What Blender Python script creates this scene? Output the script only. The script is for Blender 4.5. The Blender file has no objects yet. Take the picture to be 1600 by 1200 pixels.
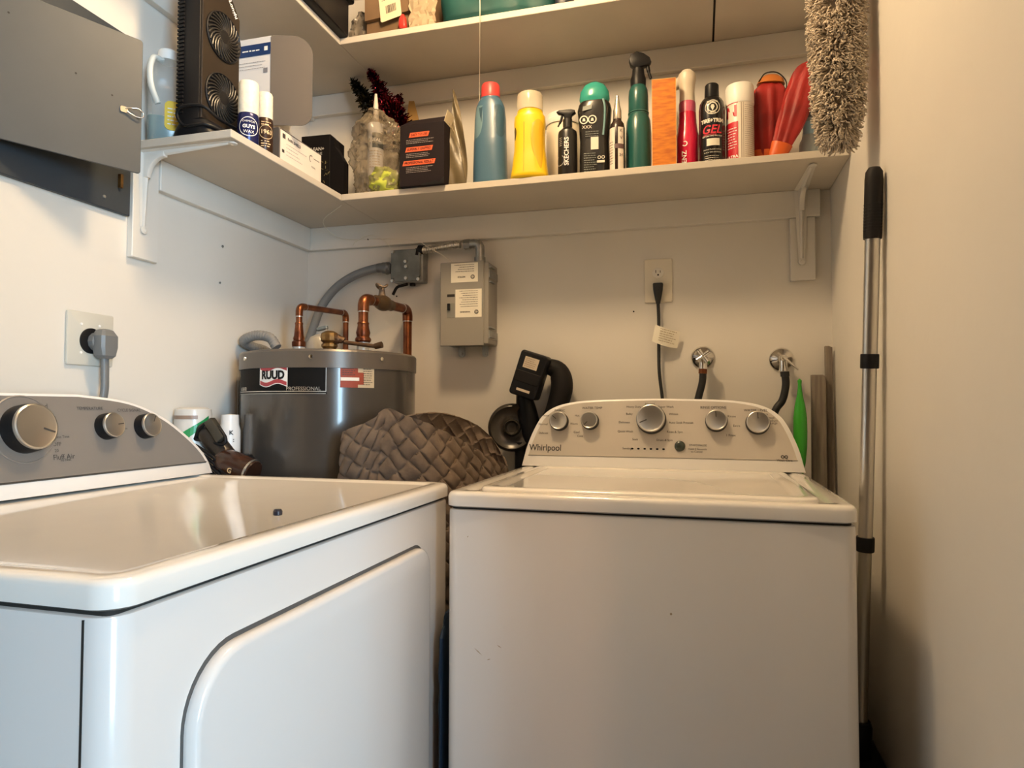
import bpy, bmesh, math, random
from mathutils import Vector, Matrix
from mathutils import noise as mnoise
PI = math.pi
random.seed(7)
SC = bpy.context.scene
COL = SC.collection

# ------------------------------------------------------------------ camera
CAMZ = 1.1
F_PX = 1054.0
VX, VY = (-3000.0, 630.0), (1093.0, 637.0)      # vanishing points of the back wall and the side walls
_dx = -Vector((VX[0]-800, 600-VX[1], -F_PX)).normalized()
_dy = Vector((VY[0]-800, 600-VY[1], -F_PX)).normalized()
_dx = (_dx - _dy*_dx.dot(_dy)).normalized()
_dz = _dx.cross(_dy)
ROT = Matrix((_dx, _dy, _dz))                    # camera space -> room space
cam_data = bpy.data.cameras.new('camera')
cam_data.sensor_width = 36.0
cam_data.lens = 36.0*F_PX/1600.0
cam_data.clip_start = 0.02
cam = bpy.data.objects.new('camera', cam_data)
COL.objects.link(cam)
cam.matrix_world = Matrix.Translation((0, 0, CAMZ)) @ ROT.to_4x4()
SC.camera = cam

# ------------------------------------------------------------------ light
SC.view_settings.view_transform = 'Standard'
SC.view_settings.look = 'None'
SC.view_settings.gamma = 1.0
SC.view_settings.use_curve_mapping = False
SC.view_settings.exposure = 0.0
world = bpy.data.worlds.new('world')
SC.world = world
world.use_nodes = True
world.node_tree.nodes['Background'].inputs[0].default_value = (0.75, 0.85, 1.0, 1)
world.node_tree.nodes['Background'].inputs[1].default_value = 0.1

def add_light(name, kind, loc, energy, color, size=None, size_y=None, target=None):
    d = bpy.data.lights.new(name, kind)
    d.energy = energy
    d.color = color
    if kind == 'AREA':
        d.shape = 'RECTANGLE' if size_y else 'DISK'
        d.size = size
        if size_y:
            d.size_y = size_y
    else:
        d.shadow_soft_size = size
    o = bpy.data.objects.new(name, d)
    COL.objects.link(o)
    o.location = loc
    if target is not None:
        o.rotation_euler = (Vector(target)-Vector(loc)).to_track_quat('-Z', 'Y').to_euler()
    return o

LAMP = (-0.43, 1.16, 2.35)
add_light('closet_lamp', 'POINT', LAMP, 39.0, (1.0, 0.71, 0.41), 0.09)
add_light('window_daylight', 'AREA', (2.66, -1.90, 1.40), 205.0, (0.50, 0.77, 1.0), 1.0, 1.5, (0.344, 0.20, 1.30))
add_light('hall_lamp', 'POINT', (1.25, -1.25, 2.2), 42.0, (1.0, 0.52, 0.25), 0.08)

# ------------------------------------------------------------------ helpers
def ray(px, py):
    return ROT @ Vector((px-800.0, 600.0-py, -F_PX))
def at(px, py, Y):                               # the point of a room plane y = Y
    d = ray(px, py)
    return Vector((0, 0, CAMZ)) + d*(Y/d.y)

_mats = {}
def mat(name, color, rough=0.5, metal=0.0, coat=0.0, noise=0.0, nscale=8.0, bump=0.0, bscale=60.0,
        alpha=1.0, trans=0.0, spec=0.5, color2=None, aniso=0.0, stretch=None, ior=1.45, sheen=0.0):
    if name in _mats:
        return _mats[name]
    m = bpy.data.materials.new(name)
    m.use_nodes = True
    nt = m.node_tree
    b = nt.nodes['Principled BSDF']
    b.inputs['Base Color'].default_value = (*color, 1)
    b.inputs['Roughness'].default_value = rough
    b.inputs['Metallic'].default_value = metal
    b.inputs['Coat Weight'].default_value = coat
    b.inputs['Coat Roughness'].default_value = 0.08
    b.inputs['Alpha'].default_value = alpha
    b.inputs['Transmission Weight'].default_value = trans
    b.inputs['Specular IOR Level'].default_value = spec
    b.inputs['IOR'].default_value = ior
    b.inputs['Sheen Weight'].default_value = sheen
    tc = nt.nodes.new('ShaderNodeTexCoord')
    mp = nt.nodes.new('ShaderNodeMapping')
    nt.links.new(tc.outputs['Object'], mp.inputs['Vector'])
    if stretch:
        mp.inputs['Scale'].default_value = stretch
    if noise > 0 or color2:
        n = nt.nodes.new('ShaderNodeTexNoise')
        n.inputs['Scale'].default_value = nscale
        n.inputs['Detail'].default_value = 6
        nt.links.new(mp.outputs[0], n.inputs['Vector'])
        r = nt.nodes.new('ShaderNodeValToRGB')
        c2 = color2 or tuple(c*(1-noise) for c in color)
        r.color_ramp.elements[0].position = 0.35
        r.color_ramp.elements[0].color = (*c2, 1)
        r.color_ramp.elements[1].position = 0.62
        r.color_ramp.elements[1].color = (*color, 1)
        nt.links.new(n.outputs['Fac'], r.inputs[0])
        nt.links.new(r.outputs[0], b.inputs['Base Color'])
    if bump > 0:
        n2 = nt.nodes.new('ShaderNodeTexNoise')
        n2.inputs['Scale'].default_value = bscale
        n2.inputs['Detail'].default_value = 4
        nt.links.new(mp.outputs[0], n2.inputs['Vector'])
        bp = nt.nodes.new('ShaderNodeBump')
        bp.inputs['Strength'].default_value = bump
        bp.inputs['Distance'].default_value = 0.002
        nt.links.new(n2.outputs['Fac'], bp.inputs['Height'])
        nt.links.new(bp.outputs[0], b.inputs['Normal'])
    _mats[name] = m
    return m

M_wall = mat('wall_paint', (0.70, 0.665, 0.60), 0.45, noise=0.05, nscale=2.5, bump=0.25, bscale=35)
M_ceil = mat('ceiling_paint', (0.80, 0.78, 0.74), 0.7)
M_floor = mat('floor_tile', (0.26, 0.19, 0.13), 0.35, noise=0.2, nscale=4)
M_shelf = mat('shelf_paint', (0.55, 0.50, 0.42), 0.55, noise=0.07, nscale=5, bump=0.15, bscale=40)
M_trim = mat('trim_paint', (0.70, 0.67, 0.61), 0.4, noise=0.04, nscale=6, bump=0.2, bscale=30)
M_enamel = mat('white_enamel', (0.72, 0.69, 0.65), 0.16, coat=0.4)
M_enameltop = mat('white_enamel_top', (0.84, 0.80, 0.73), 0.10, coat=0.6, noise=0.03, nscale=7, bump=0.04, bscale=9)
M_wplastic = mat('white_plastic', (0.82, 0.80, 0.77), 0.3)
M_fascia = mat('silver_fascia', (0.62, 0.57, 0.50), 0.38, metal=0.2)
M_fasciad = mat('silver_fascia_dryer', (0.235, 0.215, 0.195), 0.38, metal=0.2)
M_ink = mat('printed_ink', (0.05, 0.045, 0.04), 0.6)
M_black = mat('black_plastic', (0.008, 0.008, 0.009), 0.4, spec=0.25)
M_blackm = mat('black_matte', (0.011, 0.010, 0.010), 0.6, spec=0.2)
M_rubber = mat('black_rubber', (0.012, 0.012, 0.012), 0.5)
M_knobcap = mat('brushed_knob_cap', (0.50, 0.48, 0.44), 0.28, metal=0.9)
M_chrome = mat('chrome', (0.80, 0.78, 0.74), 0.12, metal=1.0)
M_steel = mat('brushed_steel', (0.62, 0.60, 0.56), 0.3, metal=1.0)
M_gap = mat('dark_gap', (0.02, 0.018, 0.015), 0.8)
M_panel = mat('panel_grey', (0.066, 0.070, 0.070), 0.5, noise=0.05, nscale=12)
M_panelc = mat('panel_grey_cover', (0.030, 0.038, 0.046), 0.5)
M_tank = mat('tank_grey', (0.070, 0.063, 0.056), 0.22, metal=0.2, coat=0.3)
M_copper = mat('copper', (0.27, 0.095, 0.038), 0.33, metal=0.9, color2=(0.14, 0.045, 0.025), nscale=25)
M_brass = mat('brass', (0.36, 0.22, 0.08), 0.38, metal=0.9, color2=(0.18, 0.10, 0.04), nscale=40)
M_solder = mat('solder', (0.62, 0.60, 0.55), 0.35, metal=0.9)
M_galv = mat('galvanised_steel', (0.34, 0.35, 0.34), 0.4, metal=0.7, noise=0.3, nscale=30)
M_flexgrey = mat('grey_conduit', (0.19, 0.20, 0.205), 0.45)
M_breaker = mat('breaker_grey', (0.27, 0.255, 0.225), 0.45)
M_paper = mat('paper_label', (0.78, 0.74, 0.62), 0.6)
M_white = mat('label_white', (0.85, 0.84, 0.80), 0.5)
M_whitecap = mat('white_cap', (0.85, 0.82, 0.74), 0.35)
M_red = mat('label_red', (0.55, 0.02, 0.03), 0.4)

def setprops(o, label=None, cat=None, group=None, kind=None):
    if label: o['label'] = label
    if cat: o['category'] = cat
    if group: o['group'] = group
    if kind: o['kind'] = kind
    return o
def thing(name, label, cat, loc=(0, 0, 0), rotz=0.0, group=None):
    o = bpy.data.objects.new(name, None)
    o.empty_display_size = 0.05
    COL.objects.link(o)
    o.location = loc
    o.rotation_euler = (0, 0, rotz)
    return setprops(o, label, cat, group)
def obj(name, bm, m, parent=None, smooth=30, loc=None, label=None):
    me = bpy.data.meshes.new(name)
    bmesh.ops.remove_doubles(bm, verts=bm.verts, dist=1e-6)
    bm.normal_update()
    bm.to_mesh(me)
    bm.free()
    ms = m if isinstance(m, (list, tuple)) else [m]
    for x in ms:
        me.materials.append(x)
    if smooth:
        me.polygons.foreach_set('use_smooth', [True]*len(me.polygons))
        try:
            me.set_sharp_from_angle(angle=math.radians(smooth))
        except Exception:
            pass
    o = bpy.data.objects.new(name, me)
    COL.objects.link(o)
    if parent: o.parent = parent
    if loc: o.location = loc
    if label: o['label'] = label
    return o
def struct(name, bm, m, smooth=0):
    o = obj(name, bm, m, None, smooth)
    o['kind'] = 'structure'
    return o

def box(bm, x0, x1, y0, y1, z0, z1, bev=0.0, seg=2, mi=0):
    r = bmesh.ops.create_cube(bm, size=1.0)
    vs = r['verts']
    for v in vs:
        v.co = Vector((x0 if v.co.x < 0 else x1, y0 if v.co.y < 0 else y1, z0 if v.co.z < 0 else z1))
    fs = set(f for v in vs for f in v.link_faces)
    if bev > 0:
        es = set(e for v in vs for e in v.link_edges)
        rr = bmesh.ops.bevel(bm, geom=list(es), offset=bev, segments=seg, profile=0.5, affect='EDGES')
        fs = set(rr['faces']) | set(f for f in fs if f.is_valid)
    for f in fs:
        f.material_index = mi
    return bm
def nbox(*a, **k):
    return box(bmesh.new(), *a, **k)
def xform(bm, mtx, start=0):
    bm.verts.ensure_lookup_table()
    for v in bm.verts[start:]:
        v.co = mtx @ v.co
    return bm
def lathe(bm, prof, seg=40, sx=1.0, sy=1.0, cx=0.0, cy=0.0, mi=0):
    rings = []
    for r, z in prof:
        if r < 1e-6:
            rings.append([bm.verts.new((cx, cy, z))])
        else:
            rings.append([bm.verts.new((cx+r*sx*math.cos(2*PI*i/seg), cy+r*sy*math.sin(2*PI*i/seg), z)) for i in range(seg)])
    for a, b in zip(rings, rings[1:]):
        if len(a) == 1 and len(b) == 1: continue
        for i in range(seg):
            j = (i+1) % seg
            if len(a) == 1: f = bm.faces.new((a[0], b[j], b[i]))
            elif len(b) == 1: f = bm.faces.new((a[i], a[j], b[0]))
            else: f = bm.faces.new((a[i], a[j], b[j], b[i]))
            f.material_index = mi
    if len(rings[0]) > 1: bm.faces.new(list(reversed(rings[0]))).material_index = mi
    if len(rings[-1]) > 1: bm.faces.new(rings[-1]).material_index = mi
    return bm
def nlathe(prof, **k):
    return lathe(bmesh.new(), prof, **k)
def loft(secs, seg=48, close=True):
    """secs: (z, rx, ry, exponent, cx, cy)"""
    bm = bmesh.new()
    rings = []
    for s in secs:
        z, rx, ry = s[0], s[1], s[2]
        n = s[3] if len(s) > 3 else 2.0
        cx = s[4] if len(s) > 4 else 0.0
        cy = s[5] if len(s) > 5 else 0.0
        ring = []
        for i in range(seg):
            a = 2*PI*i/seg
            c, q = math.cos(a), math.sin(a)
            ring.append(bm.verts.new((cx+rx*math.copysign(abs(c)**(2/n), c), cy+ry*math.copysign(abs(q)**(2/n), q), z)))
        rings.append(ring)
    for a, b in zip(rings, rings[1:]):
        for i in range(seg):
            j = (i+1) % seg
            bm.faces.new((a[i], a[j], b[j], b[i]))
    if close:
        bm.faces.new(list(reversed(rings[0])))
        bm.faces.new(rings[-1])
    return bm
def cat_rom(pts, n=8):
    P = [Vector(p) for p in pts]
    if len(P) < 3:
        return P
    out = []
    Q = [P[0]*2-P[1]]+P+[P[-1]*2-P[-2]]
    for i in range(1, len(Q)-2):
        p0, p1, p2, p3 = Q[i-1], Q[i], Q[i+1], Q[i+2]
        for k in range(n):
            t = k/n
            out.append(0.5*((2*p1)+(p2-p0)*t+(2*p0-5*p1+4*p2-p3)*t*t+(3*p1-p0-3*p2+p3)*t**3))
    out.append(P[-1])
    return out
def tube(bm, pts, r, seg=12, caps=True, flat=1.0, mi=0):
    P = [Vector(p) for p in pts]
    R = r if isinstance(r, (list, tuple)) else [r]*len(P)
    rings = []
    up = None
    for i, p in enumerate(P):
        t = (P[min(i+1, len(P)-1)]-P[max(i-1, 0)])
        if t.length < 1e-9: t = Vector((0, 0, 1))
        t.normalize()
        if up is None:
            up = Vector((0, 0, 1)) if abs(t.z) < 0.9 else Vector((0, 1, 0))
        s = t.cross(up)
        if s.length < 1e-4: s = t.cross(Vector((1, 0, 0)))
        s.normalize()
        up = s.cross(t).normalized()
        rings.append([bm.verts.new(p+(s*math.cos(2*PI*k/seg)+up*math.sin(2*PI*k/seg)*flat)*R[i]) for k in range(seg)])
    for a, b in zip(rings, rings[1:]):
        for k in range(seg):
            j = (k+1) % seg
            bm.faces.new((a[k], b[k], b[j], a[j])).material_index = mi
    if caps:
        bm.faces.new(rings[0]).material_index = mi
        bm.faces.new(list(reversed(rings[-1]))).material_index = mi
    return bm
def ntube(*a, **k):
    return tube(bmesh.new(), *a, **k)
def prism(bm, pts, axis, a0, a1, bev=0.0, seg=2, mi=0):
    """polygon pts (2D) extruded along axis from a0 to a1"""
    def mk(p, a):
        if axis == 'y': return (p[0], a, p[1])
        if axis == 'x': return (a, p[0], p[1])
        return (p[0], p[1], a)
    A = [bm.verts.new(mk(p, a0)) for p in pts]
    B = [bm.verts.new(mk(p, a1)) for p in pts]
    n = len(pts)
    fs = [bm.faces.new(A), bm.faces.new(list(reversed(B)))]
    for i in range(n):
        j = (i+1) % n
        fs.append(bm.faces.new((A[i], B[i], B[j], A[j])))
    bmesh.ops.recalc_face_normals(bm, faces=fs)
    if bev > 0:
        es = set(fs[0].edges) | set(fs[1].edges)
        rr = bmesh.ops.bevel(bm, geom=list(es), offset=bev, segments=seg, profile=0.5, affect='EDGES')
        fs = [f for f in fs if f.is_valid]+list(rr['faces'])
    for f in fs: f.material_index = mi
    return bm
def nprism(*a, **k):
    return prism(bmesh.new(), *a, **k)
def rrect(x0, x1, z0, z1, r, n=6, rs=None):
    rs = rs or (r, r, r, r)                      # bl br tr tl
    out = []
    for (cx, cz, a0, q) in ((x0, z0, PI, rs[0]), (x1, z0, 1.5*PI, rs[1]), (x1, z1, 0, rs[2]), (x0, z1, 0.5*PI, rs[3])):
        ccx = cx+q if cx == x0 else cx-q
        ccz = cz+q if cz == z0 else cz-q
        for k in range(n+1):
            a = a0+k/n*PI/2
            out.append((ccx+q*math.cos(a), ccz+q*math.sin(a)))
    return out
# ---- mapping functions: flat (x, y, lift) -> 3D
def plane(o, xd, yd):
    o, xd, yd = Vector(o), Vector(xd).normalized(), Vector(yd).normalized()
    nn = xd.cross(yd)
    return lambda x, y, h=0.0: o+xd*x+yd*y+nn*h
def cylmap(cx, cy, R, a0, z0, tilt=0.0):
    a0 = math.radians(a0)
    return lambda x, y, h=0.0: Vector((cx+(R+h)*math.cos(a0+x/R), cy+(R+h)*math.sin(a0+x/R), z0+y))
_txt = {}
def text_mesh(s, size, extr=0.0, bold=0.0, spacing=1.0):
    key = (s, size, bold, spacing)
    if key not in _txt:
        c = bpy.data.curves.new('t', 'FONT')
        c.body = s
        c.size = size
        c.align_x = 'CENTER'
        c.align_y = 'CENTER'
        c.resolution_u = 3
        c.offset = bold
        c.space_character = spacing
        o = bpy.data.objects.new('t', c)
        COL.objects.link(o)
        dg = bpy.context.evaluated_depsgraph_get()
        me = bpy.data.meshes.new_from_object(o.evaluated_get(dg))
        _txt[key] = ([tuple(v.co) for v in me.vertices], [tuple(p.vertices) for p in me.polygons])
        bpy.data.objects.remove(o)
        bpy.data.curves.remove(c)
        bpy.data.meshes.remove(me)
    return _txt[key]
def text(bm, s, size, fn, x=0, y=0, lift=0.0006, rot=0.0, bold=0.0, sx=1.0, mi=0, spacing=1.0, shear=0.0):
    V, Fc = text_mesh(s, size, bold=bold, spacing=spacing)
    ca, sa = math.cos(math.radians(rot)), math.sin(math.radians(rot))
    vs = []
    for a, b, _ in V:
        a = a*sx+b*shear
        vs.append(bm.verts.new(fn(x+a*ca-b*sa, y+a*sa+b*ca, lift)))
    for f in Fc:
        try: bm.faces.new([vs[i] for i in f]).material_index = mi
        except Exception: pass
def patch(bm, fn, x0, x1, y0, y1, lift=0.0004, nx=1, ny=1, mi=0):
    g = [[bm.verts.new(fn(x0+(x1-x0)*i/nx, y0+(y1-y0)*j/ny, lift)) for j in range(ny+1)] for i in range(nx+1)]
    for i in range(nx):
        for j in range(ny):
            bm.faces.new((g[i][j], g[i+1][j], g[i+1][j+1], g[i][j+1])).material_index = mi
def poly(bm, fn, pts, lift=0.0005, mi=0):
    try: bm.faces.new([bm.verts.new(fn(p[0], p[1], lift)) for p in pts]).material_index = mi
    except Exception: pass
def ringp(bm, fn, cx, cy, r0, r1, lift=0.0006, n=32, a0=0, a1=360, mi=0):
    for i in range(n):
        a, b = math.radians(a0+(a1-a0)*i/n), math.radians(a0+(a1-a0)*(i+1)/n)
        poly(bm, fn, [(cx+r0*math.cos(a), cy+r0*math.sin(a)), (cx+r1*math.cos(a), cy+r1*math.sin(a)),
                      (cx+r1*math.cos(b), cy+r1*math.sin(b)), (cx+r0*math.cos(b), cy+r0*math.sin(b))], lift, mi)
def smallprint(bm, fn, x0, y1, w, rows, pitch, hgt, seed=0, lift=0.0006, mi=0, ragged=0.25):
    rd = random.Random(seed)
    for k in range(rows):
        y = y1-k*pitch
        x, end = x0, x0+w*(1-rd.random()*ragged)
        while x < end:
            l = hgt*rd.uniform(1.2, 4.5)
            patch(bm, fn, x, min(x+l, end), y-hgt/2*rd.uniform(.7, 1), y+hgt/2*rd.uniform(.7, 1), lift, mi=mi)
            x += l+hgt*0.7

# ------------------------------------------------------------------ the room
XL, XR, YB = -1.25, 0.344, 1.963
ZC = 2.44
struct('floor', nbox(-2.1, 2.7, -2.7, 2.1, -0.1, 0), M_floor)
struct('ceiling', nbox(-2.1, 2.7, -2.7, 2.1, ZC, ZC+0.1), M_ceil)
struct('wall_back', nbox(XL-0.1, XR+0.1, YB, YB+0.1, 0, ZC), M_wall)
M_hall = mat('hall_paint', (0.34, 0.255, 0.175), 0.6)
struct('wall_left', nbox(XL-0.1, XL, 0.31, YB, 0, ZC), M_wall)
struct('wall_right', nbox(XR, XR+0.1, 0.31, YB, 0, ZC), M_wall)
struct('wall_front_left', nbox(-1.35, -0.95, 0.21, 0.31, 0, ZC), M_wall)
struct('wall_hall_left', nbox(-1.45, -1.35, -2.7, 0.31, 0, ZC), M_hall)
struct('wall_daylight_cutoff', nbox(XR, XR+0.1, -2.6, -0.50, 0, ZC), M_hall)  # unseen wall, added to cut off the near side of the daylight
struct('wall_room_back', nbox(XR+0.1, 2.8, 0.31, 0.41, 0, ZC), M_hall)
struct('wall_hall_back', nbox(-1.45, 2.8, -2.7, -2.6, 0, ZC), M_hall)
bm = bmesh.new()
box(bm, 2.7, 2.8, -2.6, -2.42, 0, ZC)
box(bm, 2.7, 2.8, -1.38, 0.31, 0, ZC)
box(bm, 2.7, 2.8, -2.42, -1.38, 0, 0.62)
box(bm, 2.7, 2.8, -2.42, -1.38, 2.18, ZC)
struct('wall_hall_right', bm, M_hall)
bm = bmesh.new()
for a, b, c, d in ((-2.42, -2.38, 0.62, 2.18), (-1.42, -1.38, 0.62, 2.18), (-2.38, -1.42, 0.62, 0.66), (-2.38, -1.42, 2.14, 2.18), (-2.38, -1.42, 1.38, 1.42)):
    box(bm, 2.72, 2.76, a, b, c, d)
struct('window_1', bm, M_trim)
# battens under the shelves
struct('trim_1', nbox(XL, XL+0.02, 1.305, YB, 1.614, 1.688, 0.0015, 1), M_trim)
struct('trim_2', nbox(XL+0.02, 0.316, YB-0.02, YB, 1.614, 1.688, 0.0015, 1), M_trim)
struct('trim_3', nbox(XL, XL+0.02, 1.05, YB, 2.053, 2.128, 0.0015, 1), M_trim)
struct('trim_4', nbox(XL+0.02, XR, YB-0.02, YB, 2.060, 2.128, 0.0015, 1), M_trim)
struct('trim_5', nbox(XL, XL+0.016, 1.229, 1.304, 1.440, 1.688, 0.0015, 1), M_trim)
struct('trim_6', nbox(0.240, 0.303, YB-0.016, YB, 1.443, 1.6135, 0.0015, 1), M_trim)

# ------------------------------------------------------------------ shelves
ZS = 1.688                                        # underside of the lower shelf
ZT = ZS+0.018
YF = 1.703                                        # front edge of the back run
sh = thing('corner_shelf', 'lower white L-shaped wall shelf crowded with bottles and boxes', 'shelf', (0, 0, ZS))
obj('shelf_board', nbox(XL+0.0005, -0.979, 1.233, YB-0.0005, 0, 0.018, 0.0012, 1), M_shelf, sh, 0)
obj('shelf_board', nbox(-0.9785, XR-0.0008, YF, YB-0.0005, 0, 0.018, 0.0012, 1), M_shelf, sh, 0)
ZU = 2.128
su = thing('corner_shelf', 'upper white wall shelf near the ceiling with teal fabric on it', 'shelf', (0, 0, ZU))
obj('shelf_board', nbox(XL+0.0005, -0.975, 1.10, YB-0.0005, 0, 0.018, 0.0012, 1), M_shelf, su, 0)
obj('shelf_board', nbox(-0.9745, 0.042, 1.68, YB-0.0005, 0, 0.018, 0.0012, 1), M_shelf, su, 0)
obj('shelf_board', nbox(0.0475, XR-0.0008, 1.68, YB-0.0005, 0, 0.018, 0.0012, 1), M_shelf, su, 0)
obj('board_gap_filler', nbox(0.042, 0.0475, 1.682, YB-0.001, 0.006, 0.017), M_gap, su, 0)  # dark strip added so the gap stays dark and no light comes through

def shelf_bracket(label, loc, rotz, la, lv):
    """local: plate on the wall plane y=0 going down, arm along -y under the shelf"""
    t = thing('shelf_bracket', label, 'bracket', loc, rotz, 'stamped steel shelf brackets')
    def limb(w0, w1, L, vert):
        bm = bmesh.new()
        n = 16
        prof = [(-1, 0), (-0.45, 0.0015), (-0.30, 0.008), (0, 0.011), (0.30, 0.008), (0.45, 0.0015), (1, 0)]
        rows = []
        for i in range(n+1):
            s = i/n
            w = (w0*(1-s)+w1*s)/2
            hmul = 1.0-0.75*s
            tip = max(0.0, (s-0.93)/0.07)
            w = w*(1-0.7*tip**2)
            rows.append([bm.verts.new((p[0]*w, -p[1]*hmul*1.3-0.001 if vert else -s*L, -s*L if vert else -p[1]*hmul*1.3-0.001)) for p in prof])
        for a, b in zip(rows, rows[1:]):
            for k in range(len(prof)-1):
                bm.faces.new((a[k], a[k+1], b[k+1], b[k]))
        bmesh.ops.recalc_face_normals(bm, faces=bm.faces)
        r = bmesh.ops.solidify(bm, geom=bm.faces[:], thickness=0.0012)
        return bm
    obj('wall_leg', limb(0.034, 0.016, lv, True), M_trim, t)
    obj('shelf_arm', limb(0.034, 0.016, la, False), M_trim, t)
    # rounded gusset at the bend
    bm = bmesh.new()
    pts = [(-0.004, -0.004), (-0.060, -0.004)]
    for k in range(9):
        a = PI/2*k/8
        pts.append((-0.060+0.044*math.sin(a), -0.060+0.044*math.cos(a)))
    pts.append((-0.004, -0.060))
    prism(bm, pts, 'x', -0.007, 0.007, 0.003, 2)
    obj('gusset', bm, M_trim, t)
    for p, vert in (((0, -0.003, -lv+0.004), True), ((0, -la+0.004, -0.003), False)):
        b2 = nlathe([(0.0095, 0), (0.009, 0.0025), (0.004, 0.0035), (0.0035, 0.002), (0, 0.002)], seg=20)
        xform(b2, Matrix.Translation(p) @ (Matrix.Rotation(PI/2, 4, 'X') if vert else Matrix.Rotation(PI, 4, 'X')))
        obj('screw', b2, M_trim, t)
    return t
shelf_bracket('white metal bracket under the left end of the lower shelf, beside the grey panel', (XL+0.016, 1.258, ZS), PI/2, 0.245, 0.185)
shelf_bracket('white metal bracket under the right end of the lower shelf, near the duster', (0.268, YB-0.02, ZS), 0, 0.205, 0.200)

# ------------------------------------------------------------------ laundry machines
def arch(W, Hh, left, right, n=40):
    """outline of a control console: left/right lists of (distance from the end, fraction of height)"""
    P = [(0.0, 0.0)]
    L = cat_rom([(a, b, 0) for a, b in left], 5)
    for p in L[1:]: P.append((p.x, min(p.y, 1.0)*Hh))
    R = cat_rom([(a, b, 0) for a, b in right], 5)
    for p in reversed(R[1:]): P.append((W-p.x, min(p.y, 1.0)*Hh))
    P.append((W, 0.0))
    return P
def console(root, x0, W, Hh, yf, yb, z0, tilt, left, right, fmat):
    """white shell with arched silver fascia, face leaning back by tilt over its height"""
    sl = tilt/Hh
    O = arch(W, Hh, left, right)
    bm = bmesh.new()
    front = [bm.verts.new((x0+p[0], yf+p[1]*sl+0.004, z0+p[1])) for p in O]
    inn = []
    cxm = W/2
    for p in O:
        inn.append(bm.verts.new((x0+cxm+(p[0]-cxm)*(1-0.006/cxm), yf+p[1]*sl, z0+(p[1]*(1-0.004/Hh) if p[1] > 0 else 0.001))))
    back = [bm.verts.new((x0+p[0], yb, z0+p[1])) for p in O]
    n = len(O)
    bm.faces.new(inn)
    for i in range(n):
        j = (i+1) % n
        bm.faces.new((inn[i], inn[j], front[j], front[i]))
        bm.faces.new((front[i], front[j], back[j], back[i]))
    bm.faces.new(list(reversed(back)))
    bmesh.ops.recalc_face_normals(bm, faces=bm.faces)
    body = obj('control_console', bm, M_wplastic, root, 35)
    # fascia
    zb = 0.029
    bm = bmesh.new()
    pts = []
    for p in O:
        if p[1] >= zb:
            x = cxm+(p[0]-cxm)*(1-0.011/cxm)
            pts.append((x, min(p[1], Hh-0.0)-0.0045))
    # bottom corners
    first, last = pts[0], pts[-1]
    pts = [(first[0]-0.0015, zb)]+pts+[(last[0]+0.0015, zb)]
    A = [bm.verts.new((x0+x, yf+z*sl-0.0008, z0+z)) for x, z in pts]
    B = [bm.verts.new((x0+x, yf+z*sl+0.002, z0+z)) for x, z in pts]
    bm.faces.new(A)
    for i in range(len(A)):
        j = (i+1) % len(A)
        bm.faces.new((A[i], A[j], B[j], B[i]))
    bmesh.ops.recalc_face_normals(bm, faces=bm.faces)
    obj('fascia', bm, fmat, body, 30)
    nrm = Vector((0, -1, sl)).normalized()
    upv = Vector((0, sl, 1)).normalized()
    fn = plane((x0, yf-0.0008, z0), (1, 0, 0), upv)
    return body, fn, nrm, upv
def knob(root, fn, nrm, upv, x, y, r, h, ang, skirt=None):
    c = fn(x, y, 0)
    xd = Vector((1, 0, 0))
    mtx = Matrix((xd, upv, nrm)).transposed().to_4x4()
    mtx.translation = c
    b = nlathe([(r*1.06, 0), (r*1.04, h*0.55), (r*0.97, h*0.78), (r*0.90, h*0.8), (0, h*0.8)], seg=40)
    k = obj('knob', xform(b, mtx), M_black, root)
    b = nlathe([(r*0.97, h*0.76), (r*1.0, h*0.84), (r*0.985, h*0.96), (r*0.92, h*1.0), (r*0.88, h*0.985), (r*0.86, h*0.975), (0, h*1.0)], seg=40)
    obj('knob_cap', xform(b, mtx), M_knobcap, k)
    a = math.radians(ang)
    b = nbox(r*0.30, r*0.84, -r*0.035, r*0.035, h*0.985, h*1.012)
    xform(b, mtx @ Matrix.Rotation(a, 4, 'Z'))
    obj('pointer', b, M_ink, k, 0)
    if skirt:
        b = nlathe([(skirt, 0), (skirt, 0.0012), (skirt*0.965, 0.002), (skirt*0.95, 0.001), (0, 0.001)], seg=48)
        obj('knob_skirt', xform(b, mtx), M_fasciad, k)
    return k
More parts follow.
